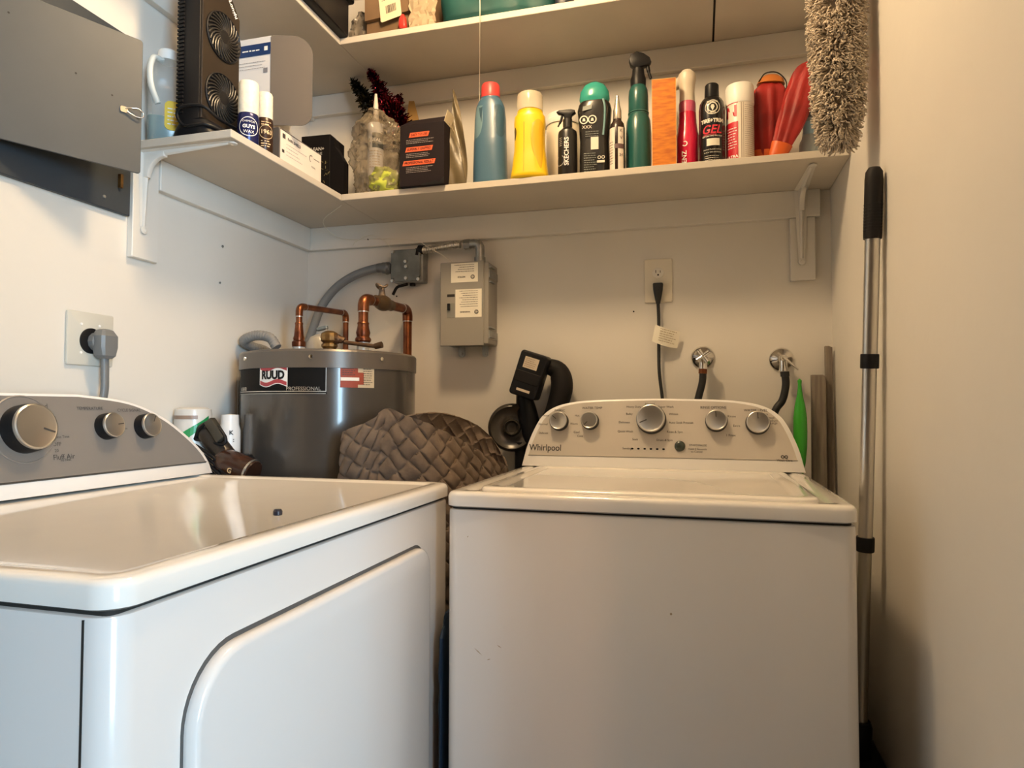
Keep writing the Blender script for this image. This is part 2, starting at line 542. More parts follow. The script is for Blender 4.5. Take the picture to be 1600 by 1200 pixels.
def machine_body(root, W, D, zseam, ztop, lidbox, dryer=False):
    rc = 0.028 if dryer else 0.02
    pts = rrect(0.002, W-0.002, 0.004, D, 0, rs=(rc, rc, 0.006, 0.006))
    bm = bmesh.new()
    prism(bm, pts, 'z', 0.015, zseam, 0.004, 2)
    cab = obj('cabinet', bm, M_enamel, root, 35)
    bm = nprism(rrect(0.008, W-0.008, 0.012, D-0.006, 0.012), 'z', zseam-0.003, zseam+0.008)
    obj('seam', bm, M_gap, root, 35)
    # top deck with rolled rim and shallow recess
    t = ztop-zseam-0.004
    bm = bmesh.new()
    def ring(off, z, r):
        return [bm.verts.new((x, y, z)) for x, y in rrect(off, W-off, off, D, r, 8, rs=(max(r, .002), max(r, .002), 0.006, 0.006))]
    zb = zseam+0.004
    rr = rc+0.003
    rings = [ring(0.006, zb, rr-.005), ring(0.0, zb+0.003, rr), ring(0.0, ztop-0.009, rr), ring(0.0012, ztop-0.005, rr), ring(0.0040, ztop-0.0018, rr-.003),
             ring(0.009, ztop, rr-.006), ring(0.030, ztop, rr-.012), ring(0.036, ztop-0.003, rr-.016), ring(0.042, ztop-0.0042, rr-.018)]
    for a, b in zip(rings, rings[1:]):
        for i in range(len(a)):
            j = (i+1) % len(a)
            bm.faces.new((a[i], a[j], b[j], b[i]))
    bm.faces.new(rings[-1])
    bm.faces.new(list(reversed(rings[0])))
    bmesh.ops.recalc_face_normals(bm, faces=bm.faces)
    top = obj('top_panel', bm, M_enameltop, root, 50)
    return cab, top

# washer
WX, WY, WW, WD = -0.457, 1.180, 0.700, 0.665
ws = thing('washing_machine', 'white top-loading washing machine with wide silver arched control panel, right of the dryer', 'washing machine', (WX, WY, 0))
machine_body(ws, WW, WD, 0.911, 0.944, None)
bm = bmesh.new()
for k, (o, z) in enumerate(((0.0, 0.0), (0.0, 0.005), (0.004, 0.010), (0.012, 0.012), (0.030, 0.012), (0.036, 0.0095), (0.042, 0.009))):
    pass
def lidmesh(x0, x1, y0, y1, z0, r=0.035):
    bm = bmesh.new()
    rs = []
    for o, z in ((0.0, 0.0), (0.0, 0.005), (0.003, 0.0085), (0.009, 0.010), (0.028, 0.010), (0.034, 0.0075), (0.042, 0.0068)):
        rs.append([bm.verts.new((x, y, z0+z)) for x, y in rrect(x0+o, x1-o, y0+o, y1-o, max(r-o*0.6, 0.01), 8)])
    for a, b in zip(rs, rs[1:]):
        for i in range(len(a)):
            j = (i+1) % len(a)
            bm.faces.new((a[i], a[j], b[j], b[i]))
    bm.faces.new(rs[-1])
    bm.faces.new(list(reversed(rs[0])))
    bmesh.ops.recalc_face_normals(bm, faces=bm.faces)
    return bm
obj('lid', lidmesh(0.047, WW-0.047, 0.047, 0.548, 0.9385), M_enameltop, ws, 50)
CW = [(0, 0), (.013, .30), (.033, .58), (.054, .76), (.088, .885), (.14, .955), (.21, .985), (.33, 1.0)]
cons, fn, nrm, upv = console(ws, 0.0, 0.700, 0.178, 0.560, 0.660, 0.945, 0.032, CW, CW, M_fascia)
for (x, y, r, h, a) in ((0.099, 0.119, 0.0235, 0.024, 140), (0.181, 0.121, 0.0220, 0.024, 225), (0.338, 0.126, 0.0355, 0.028, 203),
                        (0.497, 0.123, 0.0255, 0.024, 95), (0.594, 0.119, 0.0270, 0.024, 92)):
    knob(cons, fn, nrm, upv, x, y, r, h, a)
bm = bmesh.new()
text(bm, 'Whirlpool', 0.0235, fn, 0.063, 0.049, bold=0.0003, sx=0.88)
def wx(px): return (px-813)/447*0.70
def wz(py): return (728-py)/105*0.178
small = [('FABRIC', 876, 640), ('Heavy', 852, 648), ('Normal', 848, 662), ('Delicate', 849, 676), ('WATER TEMP', 931, 636), ('Hot', 906, 648), ('Warm', 901, 661), ('Cool', 906, 674), ('Cold', 912, 680),
         ('Normal', 1026, 629.5), ('Heavy Duty', 1000, 634), ('Bulky', 993, 645), ('Delicates', 985, 658), ('Quick Wash', 987, 672), ('Soak', 1003, 684), ('Drain & Spin', 1050, 684.5),
         ('Super Wash', 1052, 634), ('Whites', 1064, 645), ('Auto Soak Presoak', 1076, 658), ('Rinse & Spin', 1066, 672), ('Sensing', 990, 698), ('START/PAUSE', 1102, 691.5), ('Hold 3 Seconds', 1101, 697), ('to Cancel', 1100, 701),
         ('RINSE OPTIONS', 1126, 635), ('2 Rinses', 1152, 648), ('Extra', 1161, 662), ('1 Rinse', 1152, 676), ('WATER LEVEL', 1190, 639), ('Auto', 1203, 644.5), ('Small', 1212, 650), ('Medium', 1214, 654), ('Large', 1216, 657.5), ('Wash Care', 1230, 711)]
for s, px, py in small:
    text(bm, s, 0.0070 if s in ('START/PAUSE', 'Hold 3 Seconds', 'to Cancel') else 0.0088 if s.isupper() else 0.0078, fn, wx(px), wz(py))
ringp(bm, fn, wx(1230)-0.004, wz(706), 0.0022, 0.0042)
ringp(bm, fn, wx(1230)+0.004, wz(706), 0.0022, 0.0042)
obj('lettering', bm, M_ink, cons, 0)
bm = bmesh.new()
for k in range(6):
    bm = bmesh.new()
    poly(bm, fn, [(wx(998.5+10*k)+0.0034*math.cos(a*PI/6), wz(698)+0.0024*math.sin(a*PI/6)) for a in range(12)], 0.0009)
    obj('indicator_light', bm, M_black, cons, 0)
mtx = Matrix((Vector((1, 0, 0)), upv, nrm)).transposed().to_4x4()
mtx.translation = fn(wx(1074), wz(693), 0)
obj('start_button', xform(nlathe([(0.0135, 0), (0.0125, 0.004), (0.009, 0.0065), (0, 0.0078)], seg=32), mtx),
    mat('button_glass', (0.035, 0.045, 0.035), 0.12), cons, label='dark glossy start button')
# scuffs on the front
bm = bmesh.new()
fpl = plane((0, 0.004, 0), (1, 0, 0), (0, 0, 1))
for x, z, l, a in ((0.065, 0.655, 0.020, -38), (0.105, 0.668, 0.010, -30), (0.085, 0.643, 0.008, 20), (0.044, 0.862, 0.004, 60)):
    c, s = math.cos(math.radians(a)), math.sin(math.radians(a))
    w = 0.0009
    poly(bm, fpl, [(x-l/2*c, z-l/2*s), (x+s*w, z-c*w), (x+l/2*c, z+l/2*s), (x-s*w, z+c*w)], 0.0004)
poly(bm, fpl, [(0.408+0.0022*math.cos(k), 0.751+0.0022*math.sin(k)) for k in range(6)], 0.0004)
obj('scuff_marks', bm, mat('scuff', (0.38, 0.30, 0.20), 0.7), ws, 0)

# dryer, door side facing right
DX, DY, DW, DD = -0.500, 0.486, 0.847, 0.71
dr = thing('clothes_dryer', 'white clothes dryer seen side-on at the left, with closed door and glossy top', 'dryer', (DX, DY, 0), PI/2)
machine_body(dr, DW, DD, 0.911, 0.944, None, True)
# door: rounded slab in the front with a dark reveal on top
door_pts = rrect(0.092, 0.707, 0.20, 0.842, 0.06, 10, rs=(0.06, 0.06, 0.045, 0.075))
rev_pts = rrect(0.0880, 0.7105, 0.1965, 0.8475, 0.06, 10, rs=(0.062, 0.062, 0.048, 0.078))
obj('door_reveal', nprism(rev_pts, 'y', 0.0035, 0.01), mat('reveal_gap', (0.09, 0.085, 0.08), 0.6), dr, 30)
door = obj('door', nprism(door_pts, 'y', -0.012, 0.012, 0.008, 4), M_enamel, dr, 50)
for z in (0.71, 0.40):
    obj('door_hinge', nbox(0.711, 0.7155, -0.004, 0.004, z, z+0.07, 0.001, 1), M_steel, door, 0)
# vertical seam between front panel and side panel (on the near side)
obj('side_seam', nbox(0.0012, 0.004, 0.034, 0.0362, 0.02, 0.908), M_gap, dr, 0)
CDr = [(0, 0), (.010, .17), (.030, .33), (.068, .52), (.12, .72), (.18, .87), (.24, .95), (.33, 1.0)]
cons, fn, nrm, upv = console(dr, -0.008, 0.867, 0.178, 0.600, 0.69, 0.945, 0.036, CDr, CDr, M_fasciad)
def on_face(px, py, yl=0.612):                   # room pixel -> console x, z on the dryer
    d = ray(px, py)
    X = DX-yl
    P = Vector((0, 0, CAMZ))+d*(X/d.x)
    return P.y-DY+0.008, P.z-0.945
for px, py, r, h, a, sk in ((50, 666, 0.040, 0.032, -20, 0.060), (178, 662, 0.0245, 0.024, 5, None), (237, 662, 0.0245, 0.024, 60, None)):
    x, y = on_face(px-6, py+3)
    knob(cons, fn, nrm, upv, x, y, r, h, a, sk)
bm = bmesh.new()
for s, px, py, sz in (('TEMPERATURE', 152, 636, 0.0088), ('CYCLE SIGNAL', 212, 639, 0.0088), ('Timed', 74, 632, 0.0125), ('Dry', 76, 637, 0.0125), ('DAMP', 23, 626, 0.009), ('Dry', 26, 630, 0.008), ('Less', 15, 632, 0.008),
                      ('40', 92, 668, 0.007), ('Less Time', 102, 681, 0.007), ('OFF', 92, 693, 0.010), ('OFF', 52, 711, 0.010), ('20', 90, 703, 0.008), ('Fluff Air', 100, 713, 0.0135), ('no heat', 102, 717.5, 0.007),
                      ('Less Dry', 13, 697, 0.008), ('Very Dry', 14, 703, 0.008), ('Low', 201, 668, 0.007)):
    x, y = on_face(px, py)
    text(bm, s, sz, fn, x, y)
obj('lettering', bm, M_ink, cons, 0)

setprops(obj('bottle_cap', nlathe([(0.0062, 0), (0.0068, 0.001), (0.0068, 0.006), (0.005, 0.0085), (0, 0.0085)], seg=18), mat('cap_dark', (0.02, 0.02, 0.03), 0.3), None, loc=(-0.604, 0.877, 0.9398)),
         'tiny dark screw cap lying on the glossy dryer top', 'cap')

# ------------------------------------------------------------------ water heater and its pipes
TX, TY, TR = -0.985, 1.665, 0.2345
wh = thing('water_heater', 'dark grey cylindrical water heater in the corner behind the dryer', 'water heater', (TX, TY, 0))
obj('tank_jacket', nlathe([(TR-0.004, 0.02), (TR-0.002, 0.04), (TR-0.002, 1.198), (TR-0.004, 1.20)], seg=96), M_tank, wh)
obj('top_cap', nlathe([(TR+0.001, 1.196), (TR+0.001, 1.236), (TR-0.002, 1.241), (TR-0.010, 1.243), (0.03, 1.247), (0, 1.247)], seg=96),
    mat('tank_cap', (0.115, 0.10, 0.085), 0.3, metal=0.2), wh, label='lighter grey top cap band')
for a in (-121.7, -70.7, -27.4):
    a = math.radians(a)
    b = nlathe([(0.0055, 0), (0.005, 0.003), (0, 0.004)], seg=14)
    xform(b, Matrix.Translation(((TR+0.001)*math.cos(a), (TR+0.001)*math.sin(a), 1.222)) @ Matrix.Rotation(a, 4, 'Z') @ Matrix.Rotation(PI/2, 4, 'Y'))
    obj('cap_screw', b, M_chrome, wh)
for a0 in (-141.5, ):
    bm = bmesh.new()
    fnc = cylmap(0, 0, TR, a0, 0)
    patch(bm, fnc, -0.012, 0.012, 0.03, 1.197, 0.003, 4, 1)
    bmesh.ops.solidify(bm, geom=bm.faces[:], thickness=0.004)
    obj('jacket_seam', bm, mat('tank_seam', (0.17, 0.14, 0.11), 0.4), wh)
# black name plate, centre between -128.9 and -61.8 degrees
R0 = TR-0.002
ac, hw = -98.0, math.radians(36.2)*TR
fnc = cylmap(0, 0, R0, ac, 1.1715)
bm = bmesh.new()
patch(bm, fnc, -hw, hw, -0.040, 0.040, 0.0006, 28, 1)
lab = obj('name_plate', bm, mat('plate_black', (0.006, 0.006, 0.006), 0.6, spec=0.15), wh, 60, label='black name plate with red and white flag logo')
bm = bmesh.new()
for y0, y1 in ((-0.0345, -0.0325), (-0.0395, -0.0382), (0.0372, 0.0382)):
    patch(bm, fnc, -hw*0.99, hw*0.985, y0, y1, 0.0010, 28, 1)
patch(bm, fnc, hw*0.983, hw*0.993, -0.034, 0.038, 0.0010)
text(bm, 'PROFESSIONAL', 0.0125, fnc, 0.092, -0.027, lift=0.0012)
text(bm, 'ACHIEVER', 0.0125, fnc, -0.112, -0.027, lift=0.0012, sx=.75, bold=.0002)
obj('plate_lettering', bm, M_solder, lab, 0)
def wave(x): return 0.0042*math.sin(x/0.062*2*PI*0.9+0.2)
LX = 0.011
def flag(bm, x0, x1, yb, yt, lift, n=16):
    for i in range(n):
        a, b = x0+(x1-x0)*i/n, x0+(x1-x0)*(i+1)/n
        poly(bm, fnc, [(LX+a, yb+wave(a)), (LX+b, yb+wave(b)), (LX+b, yt+wave(b)), (LX+a, yt+wave(a))], lift)
bm = bmesh.new()
flag(bm, -0.042, 0.042, -0.019, 0.031, 0.0011)
obj('logo_border', bm, M_white, lab, 0)
bm = bmesh.new()
flag(bm, -0.040, 0.040, -0.017, -0.0075, 0.0015)
flag(bm, -0.040, 0.040, 0.0195, 0.029, 0.0015)
obj('logo_flag', bm, mat('logo_red', (0.38, 0.05, 0.06), 0.4), lab, 0)
bm = bmesh.new()
text(bm, 'RUUD', 0.0275, fnc, LX, 0.006, lift=0.0022, bold=0.0014, sx=0.90)
obj('logo_lettering', bm, M_black, lab, 0)
# warning sticker
fnc = cylmap(0, 0, R0, -43.0, 1.1735)
hw = math.radians(10.6)*TR
bm = bmesh.new()
patch(bm, fnc, -hw, hw, -0.0255, 0.0255, 0.0006, 10, 1)
st = obj('warning_sticker', bm, mat('sticker_cream', (0.62, 0.52, 0.36), 0.5), wh, 60, label='red and cream warning sticker')
bm = bmesh.new()
patch(bm, fnc, -hw, 0.0, -0.0255, 0.0255, 0.0011, 6, 1)
patch(bm, fnc, 0.0, hw*0.35, -0.018, 0.012, 0.0011, 3, 1)
obj('sticker_red', bm, mat('sticker_red', (0.30, 0.05, 0.02), 0.5), st, 0)
bm = bmesh.new()
patch(bm, fnc, -hw*0.98, 0.003, -0.0085, -0.0005, 0.0016, 6, 1)
obj('sticker_band', bm, M_white, st, 0)
bm = bmesh.new()
smallprint(bm, fnc, hw*0.3, 0.021, hw*0.6, 8, 0.0055, 0.0018, 5, lift=0.0014)
smallprint(bm, fnc, -hw*0.9, 0.021, hw*0.8, 4, 0.005, 0.0018, 6, lift=0.0016)
obj('sticker_print', bm, M_ink, st, 0)

def pipe_run(name, label, pts, r, elbow_r, joints, mtl=M_copper, cat='pipe', group=None):
    t = thing(name, label, cat, pts[0])
    P = [Vector(p)-Vector(pts[0]) for p in pts]
    path = [P[0]]
    for i in range(1, len(P)-1):
        a, b = (P[i-1]-P[i]).normalized(), (P[i+1]-P[i]).normalized()
        for k in range(7):
            s = k/6
            p = P[i]+a*elbow_r*(1-s)**2+b*elbow_r*s**2
            path.append(p)
    path.append(P[-1])
    obj('pipe_run', ntube(path, r, 20), mtl, t, 50)
    for i in range(1, len(P)-1):
        a, b = (P[i-1]-P[i]).normalized(), (P[i+1]-P[i]).normalized()
        pp = [P[i]+a*elbow_r*1.55]+[P[i]+a*elbow_r*1.05*(1-k/6)**2+b*elbow_r*1.05*(k/6)**2 for k in range(7)]+[P[i]+b*elbow_r*1.55]
        e = obj('elbow', ntube(pp, r*1.16, 20), mtl, t, 50)
        obj('solder_ring', ntube([pp[0], pp[0]+a*0.0025], r*1.14, 20), M_solder, e, 50)
        obj('solder_ring', ntube([pp[-1], pp[-1]+b*0.0025], r*1.14, 20), M_solder, e, 50)
    return t
ZC1 = 1.247
# left, thin pipe
pr = pipe_run('water_pipe', 'thinner copper pipe arching from the left of the water heater top to the wall', [(-1.086, 1.665, ZC1), (-1.086, 1.665, 1.384), (-1.086, 1.925, 1.400), (-1.086, 1.925, 1.02)], 0.0088, 0.018, None)
obj('nipple', nlathe([(0.017, 0), (0.017, 0.022)], seg=24), mat('nipple_white', (0.55, 0.55, 0.52), 0.35, metal=0.3), pr)
obj('dielectric_union', nlathe([(0.018, 0.022), (0.019, 0.027), (0.019, 0.036), (0.015, 0.040), (0.016, 0.046), (0.0135, 0.054), (0.012, 0.070), (0.0105, 0.084), (0.0115, 0.088), (0.0105, 0.091)], seg=24), M_copper, pr)
# right, thick pipe with a small valve
pr = pipe_run('water_pipe', 'thicker copper pipe with a valve, rising from the right of the water heater top', [(-0.886, 1.665, ZC1), (-0.886, 1.665, 1.398), (-0.872, 1.925, 1.403), (-0.872, 1.925, 1.02)], 0.0135, 0.023, None)
obj('nipple', nlathe([(0.017, 0), (0.017, 0.030), (0.015, 0.032)], seg=24), mat('nipple_white', (0.55, 0.55, 0.52), 0.35), pr)
obj('dielectric_union', nlathe([(0.019, 0.030), (0.0215, 0.034), (0.0215, 0.040), (0.017, 0.046), (0.0195, 0.056), (0.0165, 0.068), (0.015, 0.078), (0.0165, 0.082), (0.015, 0.085)], seg=24), M_copper, pr)
vb = Matrix.Translation((0.006, 0.105, 0.154)) @ Matrix.Rotation(-PI/2, 4, 'X')
va = obj('gate_valve', xform(nlathe([(0.0160, -0.045), (0.0165, -0.030), (0.021, -0.018), (0.0235, 0.0), (0.021, 0.018), (0.0165, 0.030), (0.016, 0.055)], seg=24), vb), mat('valve_brass', (0.14, 0.09, 0.05), 0.45, metal=0.7), pr)
bm = bmesh.new()
tube(bm, [(0.006, 0.100, 0.170), (0.006, 0.098, 0.198)], [0.011, 0.007], 14)
for a in range(5):
    aa = a*2*PI/5
    tube(bm, [(0.006, 0.098, 0.196), (0.006+0.015*math.cos(aa), 0.098+0.015*math.sin(aa), 0.200+0.005*math.sin(aa*2))], 0.0032, 8)
ringpts = [(0.006+0.0155*math.cos(k*PI/12), 0.098+0.0155*math.sin(k*PI/12), 0.202+0.005*math.sin(k*PI/6)) for k in range(25)]
tube(bm, ringpts, 0.0032, 8, caps=False)
obj('valve_wheel', bm, mat('wheel_iron', (0.20, 0.15, 0.11), 0.6, metal=0.5), va)
# relief valve
tp = thing('relief_valve', 'squat brass relief valve with a metal tag, between the copper pipes on the tank', 'valve', (-0.962, 1.62, 1.245))
obj('valve_body', nlathe([(0.016, 0), (0.0165, 0.012), (0.0215, 0.018), (0.0215, 0.024), (0.018, 0.028), (0.0235, 0.034), (0.0245, 0.044), (0.022, 0.054), (0.012, 0.060), (0, 0.060)], seg=12), M_brass, tp, 20)
bm = bmesh.new()
tube(bm, cat_rom([(0.012, 0.0, 0.040), (0.034, 0.004, 0.036), (0.042, 0.008, 0.030)], 5), [0.013]*4+[0.010]*4+[0.006]*3, 12)
tube(bm, [(0.040, 0.008, 0.030), (0.125, 0.02, 0.018)], 0.0055, 12)
tube(bm, [(0.125, 0.02, 0.018), (0.145, 0.02, 0.022)], [0.008, 0.009], 12)
obj('discharge_arm', bm, mat('oxidised_brass', (0.12, 0.07, 0.04), 0.5, metal=0.7), tp)
b = nbox(-0.026, 0.006, -0.006, 0.006, 0.066, 0.076, 0.002, 1)
xform(b, Matrix.Rotation(-0.18, 4, 'Y'))
tg = obj('test_lever', b, mat('tag_metal', (0.22, 0.25, 0.25), 0.5, metal=0.6), tp, 30)
b = ntube([(-0.010, 0, 0.066), (-0.004, 0, 0.056)], 0.003, 8)
obj('lever_pin', b, M_steel, tp)
# white plastic dome
setprops(obj('plastic_dome', nlathe([(0.036, 0), (0.037, 0.018), (0.034, 0.040), (0.025, 0.056), (0.010, 0.064), (0, 0.065)], seg=32),
             mat('clear_white', (0.62, 0.60, 0.54), 0.2, trans=0.3), None, loc=(-1.055, 1.72, 1.245)), 'round translucent white plastic dome on the tank, behind the brass relief valve', 'cap')
# grey flexible lead looping over the left of the tank
def corrugated(path, r, amp, pitch, seg=14):
    P = [Vector(p) for p in path]
    L = [0]
    for a, b in zip(P, P[1:]): L.append(L[-1]+(b-a).length)
    n = int(L[-1]/pitch*6)
    out, rr = [], []
    k = 0
    for i in range(n+1):
        s = L[-1]*i/n
        while k < len(L)-2 and L[k+1] < s: k += 1
        t = (s-L[k])/max(1e-9, L[k+1]-L[k])
        out.append(P[k].lerp(P[k+1], t))
        rr.append(r+amp*math.sin(2*PI*s/pitch))
    return ntube(out, rr, seg)
setprops(obj('drain_hose', corrugated(cat_rom([(-1.232, 1.80, 1.16), (-1.233, 1.74, 1.255), (-1.233, 1.66, 1.272), (-1.225, 1.61, 1.284), (-1.180, 1.60, 1.297), (-1.135, 1.60, 1.290), (-1.112, 1.60, 1.262)], 10), 0.0135, 0.0006, 0.008),
             mat('hose_grey', (0.22, 0.215, 0.205), 0.5), None), 'short grey flexible hose looping over the left edge of the water heater', 'hose')

# junction box, conduits, breaker box
jb = thing('junction_box', 'square galvanised junction box on the back wall, left of the breaker box', 'junction box', (-0.876, YB, 1.540))
obj('box_body', nbox(-0.046, 0.056, -0.040, -0.0005, -0.052, 0.048, 0.004, 2), M_galv, jb, 30)
obj('cover_plate', nprism([(-0.050, -0.040), (-0.040, -0.040), (-0.036, -0.050), (0.036, -0.050), (0.040, -0.040), (0.048, -0.036), (0.048, 0.038), (0.036, 0.050), (-0.050, 0.050)], 'y', -0.048, -0.041, 0.0015, 1),
    mat('cover_steel', (0.20, 0.215, 0.21), 0.45, metal=0.5, noise=0.35, nscale=22), jb, 30)
for x, z in ((-0.044, -0.046), (0.043, -0.045), (-0.044, 0.045), (0.0, 0.012), (0.002, -0.004), (0.002, -0.040)):
    bm = nlathe([(0.006, 0), (0.005, 0.004), (0, 0.0045)], seg=14)
    obj('cover_screw', xform(bm, Matrix.Translation((x, -0.048, z)) @ Matrix.Rotation(PI/2, 4, 'X')), M_steel, jb)
bm = bmesh.new()
tube(bm, cat_rom([(0.0, -0.03, -0.056), (-0.02, -0.032, -0.060), (-0.035, -0.035, -0.066), (-0.048, -0.035, -0.088)], 6), 0.0045, 10)
tube(bm, [(0.012, -0.02, -0.052), (0.012, -0.02, -0.060)], 0.009, 12)
obj('ground_wire_clamp', bm, M_blackm, jb)
# grey liquid-tight conduit
path = cat_rom([at(612, 420, 1.925), at(590, 419, 1.925), at(555, 430, 1.925), at(525, 450, 1.922), at(503, 478, 1.920), at(491, 508, 1.918), at(482, 538, 1.916), at(477, 575, 1.914)], 8)
P0 = path[0].copy()
cd = thing('flexible_conduit', 'thick grey flexible conduit curving from the junction box down behind the water heater', 'conduit', P0)
obj('conduit_sleeve', ntube([p-P0 for p in path[4:]], 0.0135, 18), M_flexgrey, cd, 50)
obj('connector', ntube([p-P0 for p in path[:9]], [0.0165, 0.0165, 0.020, 0.020, 0.0175, 0.0175, 0.0150, 0.0150, 0.0145], 12), mat('connector_grey', (0.14, 0.145, 0.15), 0.4, metal=0.3), cd, 30)
# breaker box
bx = thing('breaker_box', 'grey metal breaker box with upside-down white labels on the back wall', 'breaker box', (-0.742, 1.873, 1.283))
BW, BH = 0.150, 0.247
obj('enclosure', nbox(0.004, BW-0.001, 0.002, YB-1.873-0.0005, 0.003, BH-0.003, 0.002, 1), M_breaker, bx, 30)
cv = obj('cover', nbox(0, BW-0.014, -0.003, 0.0015, -0.002, BH, 0.0015, 1), M_breaker, bx, 30)
bm = bmesh.new()
box(bm, BW-0.004, BW+0.002, 0.004, 0.086, 0.018, 0.042, 0.001, 1)
box(bm, BW-0.004, BW+0.002, 0.004, 0.086, 0.198, 0.222, 0.001, 1)
for z in (0.185, 0.228, 0.022, 0.05):
    box(bm, BW-0.002, BW+0.006, 0.005, 0.050, z, z+0.003)
for z in (0.03, 0.212):
    box(bm, -0.006, 0.0, 0.01, 0.03, z-0.012, z+0.012, 0.001, 1)
obj('latches', bm, M_galv, bx, 0)
for x in (0.042, 0.118):
    tab = obj('mounting_tab', nprism(rrect(x-0.010, x+0.010, -0.030, 0.006, 0.0085), 'y', 0.070, 0.073), M_galv, bx, 30)
    bm = nlathe([(0.005, 0), (0.0045, 0.003), (0, 0.004)], seg=12)
    obj('tab_screw', xform(bm, Matrix.Translation((x, 0.070, -0.020)) @ Matrix.Rotation(PI/2, 4, 'X')), M_galv, tab)
bm = bmesh.new()
box(bm, 0.022, 0.046, -0.0035, 0, 0.144, 0.152)
obj('slot', bm, M_gap, cv, 0)
bm = bmesh.new()
prism(bm, rrect(0.022, 0.046, 0.082, 0.125, 0.002), 'y', -0.0040, -0.0025)
wn = obj('breaker_window', bm, mat('window_grey', (0.20, 0.20, 0.18), 0.3), cv, 0)
obj('breaker_switch', nbox(0.024, 0.032, -0.009, -0.003, 0.104, 0.124, 0.001, 1), M_black, wn, 0)
ff = plane((0, -0.0031, 0), (1, 0, 0), (0, 0, 1))
gg = plane((0.150, -0.0031, 0.247), (-1, 0, 0), (0, 0, -1))   # upside-down print
for (x0, x1, z0, z1, sd) in ((0.034, 0.118, 0.186, 0.243, 3), (0.048, 0.130, 0.082, 0.165, 9)):
    bm = bmesh.new()
    patch(bm, ff, x0, x1, z0, z1, 0.0005)
    lb = obj('paper_label', bm, M_paper, cv, 0)
    bm = bmesh.new()
    gx0, gy1 = 0.150-x1+0.006, 0.247-z0-0.006
    rows = int((z1-z0)/0.0075)
    smallprint(bm, gg, gx0+0.006, gy1-0.026, (x1-x0)-0.022, rows-3, 0.0065, 0.0017, sd, lift=0.0010)
    ringp(bm, gg, gx0+0.010, gy1-0.009, 0.0045, 0.0065, lift=0.0010, n=16)
    text(bm, 'D', 0.009, gg, gx0+0.010, gy1-0.009, lift=0.0011, bold=.0003)
    text(bm, 'WARNING' if sd == 9 else 'NOTICE', 0.0065, gg, gx0+0.045, gy1-0.010, lift=0.0011, bold=.0002)
    obj('label_print', bm, M_ink, lb, 0)
bm = bmesh.new()
tube(bm, [(0.108, 0.045, 0.245), (0.108, 0.045, 0.268)], [0.017, 0.017], 20)
tube(bm, cat_rom([(0.108, 0.045, 0.266), (0.108, 0.045, 0.292), (0.106, 0.045, 0.304), (0.094, 0.046, 0.311), (0.075, 0.047, 0.311)], 6), 0.0135, 20)
tube(bm, [(0.076, 0.047, 0.311), (0.058, 0.047, 0.311)], [0.016, 0.016], 6)
obj('conduit_elbow', bm, M_galv, bx)
wp = [(-0.686, 1.920, 1.594), (-0.72, 1.920, 1.594), (-0.77, 1.922, 1.590), (-0.81, 1.922, 1.586), (-0.835, 1.925, 1.590)]
mc = thing('armoured_cable', 'short spiral metal conduit linking the junction box to the breaker box', 'conduit', wp[0])
cpath = cat_rom([Vector(p)-Vector(wp[0]) for p in wp], 12)
obj('spiral_sheath', corrugated(cpath[4:-8], 0.0105, 0.0018, 0.0075), M_steel, mc, 60)
bm = bmesh.new()
tube(bm, [cpath[-10], cpath[-1]], [0.014, 0.014], 8)
tube(bm, [cpath[-1], cpath[-1]+Vector((-0.004, 0, -0.02))], [0.012, 0.012], 8)
obj('cable_clamp', bm, M_blackm, mc)
# thin white wires
def wire(name, label, pts, r, m, group=None):
    P = cat_rom(pts, 8)
    o = P[0].copy()
    return setprops(obj(name, ntube([p-o for p in P], r, 6), m, None, 50, loc=o), label, 'wire', group)
M_wire = mat('wire_white', (0.72, 0.68, 0.58), 0.4)
wire('bell_wire', 'thin white wire sagging from the shelf underside along the back wall to the breaker box',
     [Vector((-1.00, 1.74, 1.6865)), at(505, 345, 1.85), at(520, 366, 1.925), at(545, 374, 1.938), at(600, 373, 1.938), at(650, 376, 1.90), at(668, 386, 1.895), at(690, 398, 1.90), at(708, 411, 1.905)], 0.0012, M_wire)
wire('bell_wire', 'thin stray wire end looping around a nail on the back wall batten', [at(552, 383, 1.941), at(556, 377, 1.938), at(580, 367, 1.935), at(600, 376, 1.938), at(612, 389, 1.941)], 0.0009, M_wire)
wire('pull_string', 'thin pale string hanging from the ceiling to the bottles, left of the red-capped bottle', [(-0.5515, 1.64, ZC-0.001), (-0.552, 1.66, 2.20), (-0.5535, 1.668, 2.12), (-0.608, 1.83, 2.01), (-0.617, 1.852, 1.88), (-0.617, 1.852, ZT+0.0015)], 0.0012, M_wire)

def nail(label, loc, rz, sz=1.0, m=M_blackm):
    b = nlathe([(0.0024*sz, 0), (0.0024*sz, 0.002), (0, 0.0028)], seg=8)
    xform(b, Matrix.Rotation(rz, 4, 'Z') @ Matrix.Rotation(PI/2, 4, 'X'))
    setprops(obj('nail', b, m, None, loc=loc), label, 'nail', 'nails left in the closet walls')
nail('small dark nail head in the back wall, left of the outlet', (-0.181, YB-0.0005, 1.377), 0)
nail('dark nail head in the back wall, between conduit and breaker box', (-0.927, YB-0.0005, 1.453), 0)
nail('dark nail head in the back wall batten, near the left corner', (-1.019, YB-0.0205, 1.637), 0)
nail('torn wall anchor high on the left wall, right of the shelf bracket', (XL+0.0005, 1.546, 1.537), PI/2, 1.6, M_galv)
nail('lower wall anchor hole on the left wall, above the water heater', (XL+0.0005, 1.538, 1.436), PI/2, 1.2, M_galv)

nail('small pale chip mark in the right wall, level with the upper pole collar', (XR-0.0005, 1.545, 1.245), -PI/2, 1.0, M_galv)
